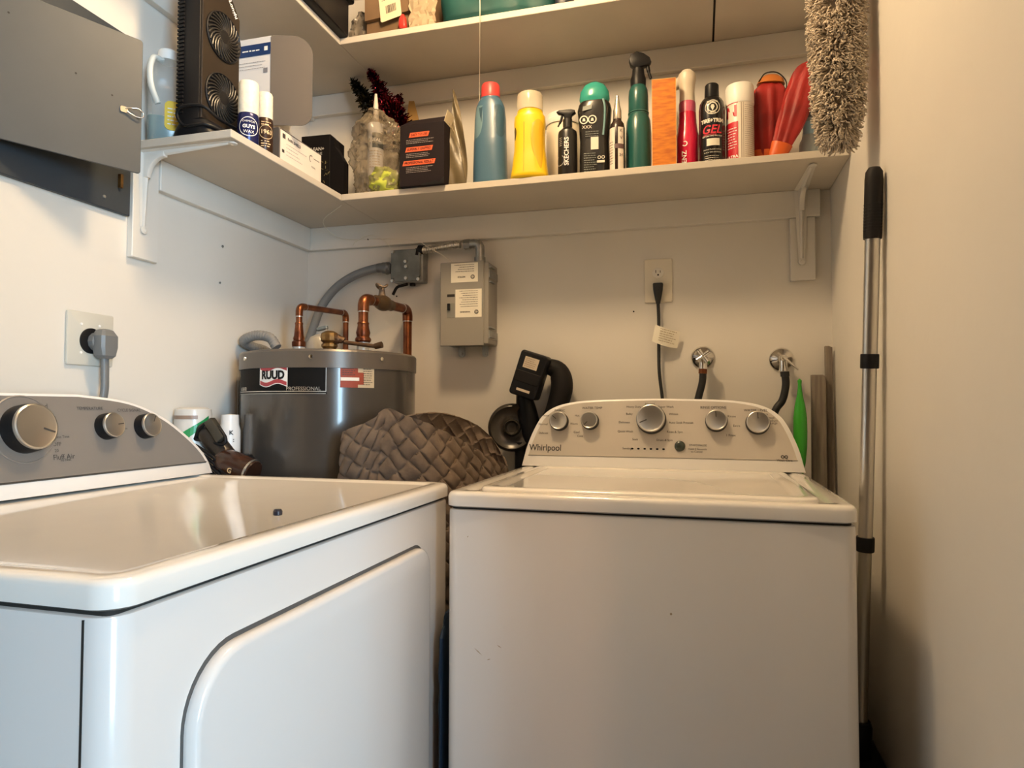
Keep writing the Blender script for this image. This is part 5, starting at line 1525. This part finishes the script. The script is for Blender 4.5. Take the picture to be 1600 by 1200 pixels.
# ------------------------------------------------------------------ shaggy duster hanging in front of the right shelf end
DCX, DCY = 0.2725, 1.462
du = thing('shag_duster', 'long grey-beige shaggy microfibre duster hanging by the right wall in front of the shelf', 'duster', (DCX, DCY, 1.634))
DL = 0.58
rd = random.Random(11)
bm = bmesh.new()
def halfw(s):                                     # s 0 bottom .. 1 top
    return 0.034+0.014*min(1, s/0.35)
lathe(bm, [(0.010, 0.012), (0.026, 0.022), (0.032, 0.05), (0.036, 0.2), (0.036, DL-0.05), (0.02, DL)], seg=24, sy=0.6)
obj('padded_core', bm, mat('core_fabric', (0.22, 0.18, 0.14), 0.9), du)
bm = bmesh.new()
NS = 9500
for k in range(NS):
    s = rd.random()
    a = rd.uniform(0, 2*PI)
    z = s*DL
    w = halfw(s)*0.62
    if s < 0.10:
        w *= 0.45+0.55*math.sqrt(s/0.10)
    base = Vector((w*math.cos(a), w*0.6*math.sin(a), z+0.004))
    out = Vector((math.cos(a), math.sin(a)*0.9, rd.uniform(-0.75, 0.35)-(0.8 if s < 0.05 else 0))).normalized()
    side = Vector((rd.gauss(0, 1), rd.gauss(0, 1), rd.gauss(0, 1))).normalized()
    L = rd.uniform(0.020, 0.031)
    clump = mnoise.noise(Vector((math.cos(a)*2.5, math.sin(a)*2.5, z*34)))
    clump2 = mnoise.noise(Vector((math.cos(a)*2.5+7, math.sin(a)*2.5, z*34)))
    out = (out+Vector((0.9*clump*math.sin(a), 0, -1.1*clump2))).normalized()
    c1_ = rd.uniform(0, 6.28)
    q0 = out.cross(side).normalized()
    q9 = out.cross(q0).normalized()
    p = []
    for m_ in range(6):
        tt = m_/5
        w_ = 0.0030*tt
        p.append(base+out*L*tt+q0*w_*math.cos(c1_+tt*8)+q9*w_*math.sin(c1_+tt*8)+Vector((0, 0, -0.006*tt*tt)))
    for v in p:
        v.x = min(v.x, XR-DCX-0.002)
    r0 = rd.uniform(0.0012, 0.0018)
    rr = [r0*0.8, r0, r0, r0, r0, r0*0.9]
    prev = None
    t = out
    q1 = t.cross(side).normalized()
    q2 = t.cross(q1).normalized()
    for i, c in enumerate(p):
        ring = [bm.verts.new(c+(q1*math.cos(b)+q2*math.sin(b))*rr[i]) for b in (0, 2.1, 4.2)]
        if prev:
            for j in range(3):
                bm.faces.new((prev[j], prev[(j+1) % 3], ring[(j+1) % 3], ring[j]))
        prev = ring
    bm.faces.new(prev)
me = bpy.data.meshes.new('shag_pile')
bm.to_mesh(me); bm.free()
me.polygons.foreach_set('use_smooth', [True]*len(me.polygons))
me.materials.append(mat('shag_beige', (0.66, 0.56, 0.44), 0.85, noise=0.2, nscale=40))
o = bpy.data.objects.new('shag_pile', me); COL.objects.link(o); o.parent = du; o['kind'] = 'stuff'
obj('handle', ntube([(0, 0, DL-0.03), (0, 0, DL+0.19)], 0.011, 14), M_black, du)
obj('hanging_loop', ntube(cat_rom([(0, 0, DL+0.185), (0.01, 0, DL+0.205), (0.040, 0, DL+0.215), (0.074, 0, DL+0.205)], 5), 0.002, 6), M_black, du)

# ------------------------------------------------------------------ telescopic pole leaning at the right
P_top, P_bot = Vector((0.3245, 1.409, 1.560)), Vector((0.300, 1.490, 0.415))
tp_ = thing('telescopic_pole', 'long silver telescopic pole with black grip leaning on the right wall', 'pole', P_bot)
ax = (P_top-P_bot)
Lp = ax.length
tp_.rotation_mode = 'QUATERNION'
tp_.rotation_quaternion = ax.to_track_quat('Z', 'Y')
def zat(z): return (z-P_bot.z)/ax.z*Lp
obj('grip', nlathe([(0.0158, zat(1.423)), (0.0165, zat(1.428)), (0.0162, zat(1.535)), (0.0150, zat(1.550)), (0.010, zat(1.558)), (0, zat(1.560))], seg=28), M_blackm, tp_, label='black foam grip')
bm = bmesh.new()
for k in range(9):
    z = zat(1.44+0.006*k)
    tube(bm, [(0.0166*math.cos(a*PI/10), 0.0166*math.sin(a*PI/10), z) for a in range(21)], 0.0005, 5, caps=False)
obj('grip_ridges', bm, M_black, tp_)
def hexprof(r, z0, z1):
    bm = bmesh.new()
    pts = []
    for k in range(32):
        a = 2*PI*k/32
        rr = r*(1-0.10*(0.5+0.5*math.cos(3*a)))
        pts.append((rr*math.cos(a), rr*math.sin(a)))
    return prism(bm, pts, 'z', z0, z1)
obj('upper_tube', hexprof(0.0140, zat(1.19), zat(1.425)), M_steel, tp_, 40)
obj('middle_tube', hexprof(0.0134, zat(0.835), zat(1.19)), M_steel, tp_, 40)
obj('lower_tube', hexprof(0.0122, zat(0.47), zat(0.835)), mat('worn_steel', (0.42, 0.40, 0.34), 0.35, metal=0.9), tp_, 40)
for z in (1.190, 0.835):
    obj('collar', nlathe([(0.0158, zat(z-0.014)), (0.0165, zat(z-0.012)), (0.0165, zat(z+0.012)), (0.0158, zat(z+0.014))], seg=24), M_black, tp_)
obj('end_clamp', nlathe([(0.0195, 0.001), (0.0205, 0.004), (0.0205, zat(0.475)), (0.017, zat(0.485))], seg=24), M_black, tp_)
# the dark case it stands on
cs = thing('tool_case', 'black case on the floor between washing machine and right wall', 'case', (0.298, 1.49, 0))
obj('case_body', nbox(-0.042, 0.042, -0.095, 0.120, 0, 0.395, 0.008, 2), M_black, cs, 30)
obj('case_lid', nbox(-0.0435, 0.0435, -0.097, 0.122, 0.3955, 0.4140, 0.005, 2), M_black, cs, 30)

# weathered boards in the right corner
M_wood = mat('weathered_wood', (0.22, 0.185, 0.145), 0.8, color2=(0.13, 0.105, 0.08), nscale=14, stretch=(6, 6, 0.5), bump=0.4, bscale=50)
def board(label, x0, x1, y, ztop, lean, th=0.018, cut=0.004, tx=0.0):
    bm = nprism([(0, 0), (x1-x0, 0), (x1-x0, ztop-cut), (x1-x0-cut*2, ztop), (cut, ztop)], 'y', 0, th, 0.0015, 1)
    o = obj('wood_board', bm, M_wood, None, 20, loc=(x0, y, 0.002))
    o.rotation_euler = (lean, tx, 0)
    setprops(o, label, 'board', 'offcut boards in the corner')
board('wider grey weathered board standing in the right corner behind the washing machine', 0.272, 0.311, 1.870, 1.185, math.radians(-1.6), tx=math.radians(0.3))
board('taller thin grey board leaning in the right corner, nearest the side wall', 0.3185, 0.3395, 1.885, 1.262, math.radians(-1.9), tx=math.radians(-0.1))
# green bottle brush handle
gb = thing('green_brush', 'bright green plastic bottle-shaped handle behind the washing machine, below the right valve', 'brush', (0.2485, 1.868, 0))
bm = nlathe([(0.006, 0), (0.006, 0.93), (0.012, 0.96), (0.016, 1.00), (0.017, 1.04), (0.0165, 1.075), (0.013, 1.105), (0.008, 1.128), (0.0055, 1.145), (0.0045, 1.160), (0.0055, 1.170), (0, 1.176)], seg=28)
obj('green_handle', bm, mat('green_plastic', (0.05, 0.40, 0.035), 0.2, trans=0.2), gb)
obj('brush_foot', nlathe([(0.022, 0), (0.024, 0.05), (0.010, 0.09)], seg=20), M_wplastic, gb)

# ------------------------------------------------------------------ woven bag between the machines
def weave_surface(rim, base, lean, Ns, Nv, sw, amp, mtl):
    pass
rim_pts = [(-0.683, 1.400, 1.098), (-0.640, 1.405, 1.082), (-0.600, 1.430, 1.066), (-0.560, 1.490, 1.036), (-0.520, 1.580, 0.994), (-0.490, 1.680, 0.955),
           (-0.490, 1.735, 0.950), (-0.530, 1.735, 1.010), (-0.575, 1.690, 1.058), (-0.620, 1.620, 1.084), (-0.655, 1.560, 1.088), (-0.680, 1.490, 1.080),
           (-0.715, 1.460, 1.062), (-0.760, 1.425, 1.052), (-0.792, 1.405, 1.046), (-0.785, 1.372, 1.045), (-0.745, 1.370, 1.058), (-0.705, 1.380, 1.076)]
def closed_cr(P, n):
    P = [Vector(p) for p in P]
    N = len(P)
    out = []
    for i in range(N):
        p0, p1, p2, p3 = P[(i-1) % N], P[i], P[(i+1) % N], P[(i+2) % N]
        for k in range(n):
            t = k/n
            out.append(0.5*((2*p1)+(p2-p0)*t+(2*p0-5*p1+4*p2-p3)*t*t+(3*p1-p0-3*p2+p3)*t**3))
    return out
rim = closed_cr(rim_pts, 30)
# even spacing
Lr = [0]
for a, b in zip(rim, rim[1:]+rim[:1]): Lr.append(Lr[-1]+(b-a).length)
def rim_at(s):
    s = (s % 1.0)*Lr[-1]
    lo, hi = 0, len(Lr)-1
    while hi-lo > 1:
        m_ = (lo+hi)//2
        if Lr[m_] <= s: lo = m_
        else: hi = m_
    return rim[lo].lerp(rim[(lo+1) % len(rim)], (s-Lr[lo])/max(1e-9, Lr[lo+1]-Lr[lo]))
wb = thing('woven_bag', 'slouching brown-grey woven strap bag between the dryer and the washing machine', 'bag', (-0.62, 1.52, 0))
NU, NV = 430, 330
bm = bmesh.new()
cen = Vector((-0.615, 1.545, 0))
grid = []
for i in range(NU):
    s = i/NU
    R_ = rim_at(s)
    col = []
    # base point: rounded rectangle on the floor, same side as the rim point
    d = Vector((R_.x-cen.x, R_.y-cen.y, 0))
    ang = math.atan2(d.y, d.x)
    bx_ = cen.x+0.125*math.copysign(abs(math.cos(ang))**0.6, math.cos(ang))
    by_ = cen.y+0.150*math.copysign(abs(math.sin(ang))**0.6, math.sin(ang))
    by_ = max(by_, 1.372)
    for j in range(NV+1):
        v = 1-j/NV*0.62                          # 1 at rim
        t = v
        e = t**1.6
        p = Vector((bx_*(1-e)+R_.x*e, by_*(1-e)+R_.y*e, R_.z*v))
        # bulge outwards below the rim
        dd = Vector((d.x, d.y, 0)).normalized() if d.length > 1e-5 else Vector((1, 0, 0))
        bul = 0.030*math.sin(PI*min(1, (1-v)/0.5))
        p += dd*bul
        p += dd*0.008*mnoise.noise(p*9)
        p.x = min(p.x, -0.466)
        p.y = max(p.y, 1.348)
        col.append(p)
    grid.append(col)
Lu = Lr[-1]
sw = 0.036
raw = [list(c) for c in grid]
for i in range(NU):
    for j in range(NV+1):
        U = i/NU*Lu
        V = j/NV*0.65
        # snap the number of cells around so that the weave closes
        A = (U*0.80+V*0.60)/sw
        B = (-U*0.60+V*0.80)/sw
        fa, fb = A % 1.0, B % 1.0
        par = (int(math.floor(A))+int(math.floor(B))) % 2
        if par: fa, fb = fb, fa
        h = ((1-0.18*abs(2*fb-1)**6)*math.sin(PI*min(1, max(0, fa)))**0.55-1)*0.0085
        # slight random offset per cell
        h += 0.0018*mnoise.cell(Vector((math.floor(A)+.5, math.floor(B)+.5, 3)))
        p = grid[i][j]
        i2, i0 = (i+1) % NU, (i-1) % NU
        j2, j0 = min(j+1, NV), max(j-1, 0)
        n = (raw[i2][j]-raw[i0][j]).cross(raw[i][j0]-raw[i][j2])
        if n.length > 1e-12: n.normalize()
        grid[i][j] = (p, n, h)
vs = [[bm.verts.new(p+n*h) for (p, n, h) in col] for col in grid]
for i in range(NU):
    k = (i+1) % NU
    for j in range(NV):
        bm.faces.new((vs[i][j+1], vs[k][j+1], vs[k][j], vs[i][j]))
# fold the rim inwards
lip = [bm.verts.new(grid[i][0][0]-grid[i][0][1]*0.006+Vector((0, 0, -0.002))) for i in range(NU)]
for i in range(NU):
    k = (i+1) % NU
    bm.faces.new((vs[i][0], vs[k][0], lip[k], lip[i]))
bmesh.ops.translate(bm, verts=bm.verts, vec=Vector((0.62, -1.52, 0)))
mw = mat('woven_felt', (0.150, 0.112, 0.082), 0.85, color2=(0.105, 0.078, 0.058), nscale=28, bump=0.3, bscale=200)
obj('woven_shell', bm, mw, wb, 60)
bm = bmesh.new()
cc = sum((Vector(p) for p in rim_pts), Vector())/len(rim_pts)
c0 = bm.verts.new(cc-Vector((0.62, 1.52, 0))+Vector((0, 0, -0.11)))
rv = [bm.verts.new(rim_at(k/72)*0.90+cc*0.10+Vector((0.62, -1.52, -0.10))) for k in range(72)]
c0.co = cc+Vector((0.62, -1.52, -0.15))
for k in range(72):
    bm.faces.new((c0, rv[k], rv[(k+1) % 72]))
obj('lining', bm, mat('lining_brown', (0.07, 0.055, 0.042), 0.9), wb, 0)
# lower body and base of the bag (plain, near the floor)
obj('bag_base', nprism(rrect(-0.115, 0.115, -0.115, 0.150, 0.04), 'z', 0.001, 0.38, 0.006, 2), mw, wb, 40)
# blue plastic sack seen in the gap
secs = dense([(0.0, 0.03, 0.05, 3), (0.02, 0.036, 0.06, 3), (0.4, 0.036, 0.06, 3), (0.66, 0.034, 0.055, 2.6), (0.70, 0.02, 0.03, 2)], 8)
setprops(obj('blue_sack', crumple(secs, 40, 0.006, 25, 4), mat('sack_blue', (0.008, 0.022, 0.045), 0.4), None, 30, loc=(-0.4785, 1.262, 0)), 'thin strip of a crumpled blue plastic sack in the gap between the two machines', 'bag')
bpy.data.objects['blue_sack'].scale = (0.18, 0.8, 1.0)

# ------------------------------------------------------------------ cordless vacuum behind the washer
vx = thing('stick_vacuum', 'black stick vacuum with square battery and round head behind the left of the washing machine', 'vacuum', (-0.50, 1.895, 0))
def lv(px, py, Y): return at(px, py, Y)-Vector((-0.50, 1.895, 0))
obj('tube', ntube([(0.0, 0.01, 0.03), (0.0, 0.0, 1.0)], 0.018, 16), M_black, vx)
obj('floor_head', nbox(-0.10, 0.035, -0.04, 0.05, 0.001, 0.06, 0.01, 3), M_black, vx, 40)
cB = lv(829, 588, 1.87)
mB = Matrix.Translation(cB) @ Matrix.Rotation(math.radians(18), 4, 'Y')
bt = obj('battery_pack', xform(nprism(rrect(-0.040, 0.040, -0.062, 0.068, 0.010), 'y', -0.035, 0.030, 0.005, 2), mB), M_black, vx, 40)
fv = plane(mB @ Vector((0, -0.0352, 0)), mB.to_3x3() @ Vector((1, 0, 0)), mB.to_3x3() @ Vector((0, 0, 1)))
bm = bmesh.new()
patch(bm, fv, -0.022, 0.020, 0.020, 0.052)
obj('battery_strip', (lambda b_: (patch(b_, fv, -0.020, 0.020, -0.047, -0.040), b_)[1])(bmesh.new()), mat('label_tan', (0.55, 0.47, 0.36), 0.5), bt, 0)
lb = obj('battery_label', bm, mat('label_tan', (0.55, 0.47, 0.36), 0.5), bt, 0)
bm = bmesh.new()
smallprint(bm, fv, -0.019, 0.047, 0.035, 5, 0.0055, 0.0015, 2, lift=0.0009)
obj('label_print', bm, mat('label_print_brown', (0.25, 0.2, 0.14), 0.5), lb, 0)
obj('battery_step', xform(nprism(rrect(-0.038, 0.038, -0.022, 0.010, 0.003), 'y', -0.0365, -0.030, 0.0015, 1), mB), M_blackm, vx, 30)
bm = bmesh.new()
tube(bm, cat_rom([lv(850, 570, 1.90), lv(872, 580, 1.91), lv(878, 605, 1.91), lv(868, 640, 1.91), lv(850, 670, 1.90)], 6), [0.020+0.012*math.sin(PI*k/24) for k in range(25)], 16)
obj('motor_housing', bm, M_blackm, vx, 60)
cD = lv(800, 668, 1.88)
mD = Matrix.Translation(cD) @ Matrix.Rotation(math.radians(12), 4, 'Z') @ Matrix.Rotation(PI/2, 4, 'X')
obj('round_head', xform(nlathe([(0.0, -0.03), (0.050, -0.028), (0.067, -0.015), (0.070, 0.0), (0.067, 0.010), (0.061, 0.013), (0.055, 0.008), (0.036, -0.002), (0.026, 0.0), (0.024, 0.014), (0.020, 0.018), (0.014, 0.008), (0, 0.006)], seg=48), mD), mat('smoky_plastic', (0.035, 0.030, 0.024), 0.25), vx, 50)
bm = bmesh.new()
tube(bm, [lv(818, 615, 1.89), lv(822, 640, 1.90), lv(835, 690, 1.90), lv(835, 720, 1.90)], [0.022, 0.030, 0.030, 0.025], 16)
obj('neck', bm, M_black, vx, 50)

# ------------------------------------------------------------------ things wedged between dryer and tank
rl = thing('printed_bag', 'tall white plastic package with green print behind the dryer controls', 'package', (-1.203, 1.394, 0))
obj('film_roll', nlathe([(0.036, 0), (0.042, 0.004), (0.043, 1.080), (0.041, 1.094), (0.030, 1.098), (0, 1.099)], seg=40), mat('film_white', (0.66, 0.64, 0.60), 0.25, noise=0.1, nscale=20), rl, 50)
f = cylmap(0, 0, 0.043, -60, 1.05)
bm = bmesh.new()
pts = []
for i in range(10):
    x0_, x1_ = -0.008+0.0075*i-0.03+0.01, -0.008+0.0075*(i+1)-0.03+0.01
    yc0, yc1 = -0.028+0.0052*i, -0.028+0.0052*(i+1)
    hw_ = 0.017-0.0008*i
    poly(bm, f, [(x0_, yc0-hw_), (x1_, yc1-hw_), (x1_, yc1+hw_*0.5), (x0_, yc0+hw_*0.5)], 0.0007)
patch(bm, f, -0.028, -0.010, -0.100, -0.040, 0.0007, nx=5)
obj('green_swoosh', bm, mat('print_green', (0.02, 0.27, 0.09), 0.3), rl)
bm = bmesh.new()
patch(bm, f, -0.050, 0.018, 0.020, 0.029, 0.0007, nx=10)
obj('brown_band', bm, mat('band_brown', (0.28, 0.20, 0.15), 0.4), rl)
wb2 = thing('white_bottle', 'small white bottle top behind the black hand vacuum, left of the tank', 'bottle', (-1.150, 1.462, 0))
obj('bottle_body', nlathe([(0.024, 0), (0.026, 0.004), (0.026, 1.04), (0.022, 1.055), (0.021, 1.080), (0, 1.082)], seg=28), M_wplastic, wb2)
bm = bmesh.new()
f = cylmap(0, 0, 0.026, -45, 1.035)
text(bm, 'K', 0.014, f, 0.0, 0.0, bold=.0006)
text(bm, ':', 0.014, f, 0.006, -0.018, bold=.0006)
obj('lettering', bm, M_ink, wb2, 0)
hv = thing('hand_vacuum', 'black hand vacuum with smoky orange-tinted cup, wedged between dryer and water heater', 'vacuum', (-1.085, 1.385, 0))
def lh(px, py, Y): return at(px, py, Y)-Vector((-1.085, 1.385, 0))
bm = bmesh.new()
tube(bm, cat_rom([lh(318, 668, 1.385), lh(335, 690, 1.38), lh(352, 712, 1.38), lh(372, 738, 1.375), lh(385, 790, 1.375)], 6), [0.020, 0.022, 0.024, 0.026, 0.026, 0.026, 0.026]+[0.025]*18, 18)
obj('vacuum_body', bm, mat('vac_darkbrown', (0.022, 0.018, 0.015), 0.3), hv, 60)
bm = bmesh.new()
c1, c2 = lh(352, 720, 1.375), lh(392, 738, 1.375)
dv = (c2-c1)
tube(bm, [c1-dv*0.2, c1, c1+dv*0.5, c2, c2+dv*0.10], [0.024, 0.031, 0.032, 0.031, 0.029], 28)
cup = obj('dust_cup', bm, mat('cup_smoky', (0.022, 0.015, 0.012), 0.15, color2=(0.045, 0.016, 0.008), nscale=14), hv, 50, label='smoky orange-tinted dust cup')
tube_b = ntube([c2-dv*0.02, c2+dv*0.05], 0.0325, 28)
obj('cup_rim', tube_b, M_steel, cup)
fG = plane(c1+dv*0.45+Vector((0.006, -0.0345, -0.008)), (1, 0, -0.25), (0.25, 0, 1))
bm = bmesh.new()
text(bm, 'G', 0.017, fG, 0, 0, lift=0.0, bold=.0004)
obj('cup_letter', bm, mat('letter_tan', (0.60, 0.42, 0.22), 0.4), cup, 0)
bm = bmesh.new()
h0 = lh(328, 663, 1.36)
xb = nbox(-0.012, 0.012, -0.010, 0.010, -0.030, 0.030, 0.004, 2)
xform(xb, Matrix.Translation(lh(337, 672, 1.362)) @ Matrix.Rotation(math.radians(-38), 4, 'Y'))
obj('handle_grip', xb, mat('grip_olive', (0.045, 0.040, 0.030), 0.35), hv, 40)
tube(bm, cat_rom([lh(305, 686, 1.365), lh(312, 670, 1.36), lh(325, 660, 1.36), lh(340, 668, 1.36), lh(352, 684, 1.36), lh(348, 694, 1.36), lh(325, 690, 1.362), lh(305, 686, 1.365)], 6), 0.0042, 10)
obj('handle_loop', bm, M_black, hv, 60)
bm = bmesh.new()
for k in range(5):
    o_ = Vector((-0.004*k, 0, -0.010*k))
    tube(bm, cat_rom([lh(306, 696, 1.350)+o_, lh(330, 712, 1.350)+o_, lh(352, 732, 1.350)+o_, lh(362, 745, 1.350)+o_, lh(366, 800, 1.352)+o_], 5), 0.0042, 8)
obj('hose_ribs', bm, M_black, hv, 60)
xb = loft([(0.0, 0.05, 0.030, 3), (0.70, 0.05, 0.030, 3), (0.96, 0.045, 0.028, 3), (0.985, 0.03, 0.02, 3)])
obj('vacuum_stand', xform(xb, Matrix.Translation((0.02, 0.004, 0.001))), M_black, hv, 40)

# ------------------------------------------------------------------ things on the upper shelf
ZT2 = ZU+0.018
tr = thing('storage_tray', 'black plastic tray on the left part of the upper shelf', 'tray', (-1.083, 1.40, ZT2))
obj('tray_shell', nprism(rrect(-0.120, 0.135, -0.26, 0.285, 0.01), 'z', 0.0005, 0.10, 0.004, 2), M_black, tr, 30)
obj('tray_rim', nprism(rrect(-0.124, 0.148, -0.264, 0.296, 0.012), 'z', 0.100, 0.112, 0.004, 2), M_black, tr, 30)
kt = thing('kraft_carton', 'brown kraft carton with a long barcode label on the upper shelf', 'box', (-0.800, 1.715, ZT2), math.radians(-6))
obj('carton_body', nbox(-0.118, 0.085, 0, 0.15, 0, 0.060, 0.001, 1), mat('kraft', (0.20, 0.12, 0.06), 0.7, noise=0.2, nscale=10), kt, 0)
obj('carton_upper', nprism([(-0.116, 0.060), (0.080, 0.060), (0.083, 0.20), (-0.118, 0.20)], 'y', -0.012, 0.14), mat('kraft', (0.20, 0.12, 0.06), 0.7), kt, 0)
fk = plane((-0.035, -0.0145, 0.120), (1, 0, 0.12), (-0.12, 0, 1))
bm = bmesh.new()
poly(bm, fk, rrect(-0.034, 0.034, -0.075, 0.10, 0.006), 0.001)
bl = obj('barcode_label', bm, mat('label_buff', (0.80, 0.68, 0.46), 0.5), kt, 0)
bm = bmesh.new()
rd = random.Random(2)
x = -0.014
while x < 0.018:
    w_ = rd.choice((0.0008, 0.0014, 0.002))
    patch(bm, fk, x, x+w_, -0.055, -0.032, 0.0016)
    x += w_+rd.choice((0.0008, 0.0014))
smallprint(bm, fk, -0.024, 0.01, 0.045, 4, 0.008, 0.002, 8, lift=0.0016)
patch(bm, fk, 0.004, 0.020, 0.020, 0.028, 0.0016)
obj('barcode', bm, M_ink, bl, 0)
setprops(obj('crumpled_film', crumple(dense([(0.0, 0.030, 0.026, 2.4), (0.03, 0.036, 0.030, 2.3), (0.09, 0.034, 0.028, 2.2), (0.12, 0.012, 0.012, 2)], 8), 60, 0.009, 40, 6), mat('film_taupe', (0.20, 0.165, 0.12), 0.3), None, 25, loc=(-0.956, 1.775, ZT2)), 'crumpled taupe film wrap on the upper shelf, between black tray and kraft carton', 'film')
rb_ = loft(dense([(0.0, 0.008, 0.008, 3), (0.006, 0.012, 0.010, 3), (0.030, 0.010, 0.009, 2.5), (0.042, 0.004, 0.004, 2)], 3))
setprops(obj('red_clip', rb_, mat('clip_red', (0.45, 0.03, 0.02), 0.3), None, 50, loc=(-0.785, 1.687, ZT2+0.0005)), 'small red plastic clip beside the kraft carton on the upper shelf', 'clip')
bm = bmesh.new()
rd = random.Random(8)
G = [[None]*13 for _ in range(13)]
for i in range(13):
    for j in range(13):
        x = -0.040+0.080*i/12
        z = 0.11*j/12
        G[i][j] = bm.verts.new((x+0.012*mnoise.noise(Vector((i*.5, j*.5, 1))), 0.007*mnoise.noise(Vector((i*.6, j*.6, 4)))+0.002*(j/12), max(0.0, z+(0.015*mnoise.noise(Vector((i*.7, 2, 8))) if j > 8 else 0))))
for i in range(12):
    for j in range(12):
        bm.faces.new((G[i][j], G[i+1][j], G[i+1][j+1], G[i][j+1]))
bmesh.ops.solidify(bm, geom=bm.faces[:], thickness=0.002)
setprops(obj('crumpled_paper', bm, mat('paper_buff', (0.36, 0.28, 0.18), 0.7), None, 20, loc=(-0.728, 1.690, ZT2+0.0025)), 'crumpled buff paper on the upper shelf, between carton and teal fabric', 'paper')
# teal fabric bundle
bm = loft(dense([(0.0, 0.155, 0.085, 3.2), (0.02, 0.163, 0.095, 3.2), (0.10, 0.163, 0.098, 3), (0.18, 0.14, 0.085, 2.6), (0.21, 0.08, 0.05, 2.2)], 12), 140)
for v in bm.verts:
    a = math.atan2(v.co.y, v.co.x)
    ph = v.co.x*40+v.co.z*14
    d = Vector((v.co.x, v.co.y, 0)).normalized()
    v.co += d*(0.006*math.sin(ph)+0.008*mnoise.noise(v.co*16))
    v.co.y = max(v.co.y, -0.098)
    v.co.z = max(0, v.co.z)
setprops(obj('fabric_bundle', bm, mat('fabric_teal', (0.005, 0.060, 0.056), 0.6, noise=0.25, nscale=14), None, 60, loc=(-0.529, 1.785, ZT2)), 'bundle of folded teal fabric on the upper shelf', 'fabric')
setprops(obj('dark_pouch', loft(dense([(0, 0.02, 0.03, 3), (0.01, 0.024, 0.036, 3), (0.12, 0.022, 0.034, 3), (0.14, 0.01, 0.02, 2)], 4)), mat('pouch_navy', (0.015, 0.02, 0.03), 0.4), None, 50, loc=(-0.338, 1.735, ZT2)),
         'small dark pouch at the right end of the teal fabric on the upper shelf', 'pouch')

# ------------------------------------------------------------------ ceiling lamp (above the frame)
cl = thing('ceiling_light', 'round ceiling light with frosted dome above the machines', 'lamp', (LAMP[0], LAMP[1], ZC))
obj('lamp_base', nlathe([(0.125, -0.018), (0.135, -0.014), (0.135, -0.0005)], seg=40), M_wplastic, cl)
m_ = mat('lit_dome', (0.9, 0.8, 0.6), 0.4)
m_.node_tree.nodes['Principled BSDF'].inputs['Emission Color'].default_value = (1.0, 0.75, 0.45, 1)
m_.node_tree.nodes['Principled BSDF'].inputs['Emission Strength'].default_value = 3.0
obj('frosted_dome', nlathe([(0, -0.034), (0.05, -0.032), (0.10, -0.026), (0.122, -0.018)], seg=40), m_, cl)
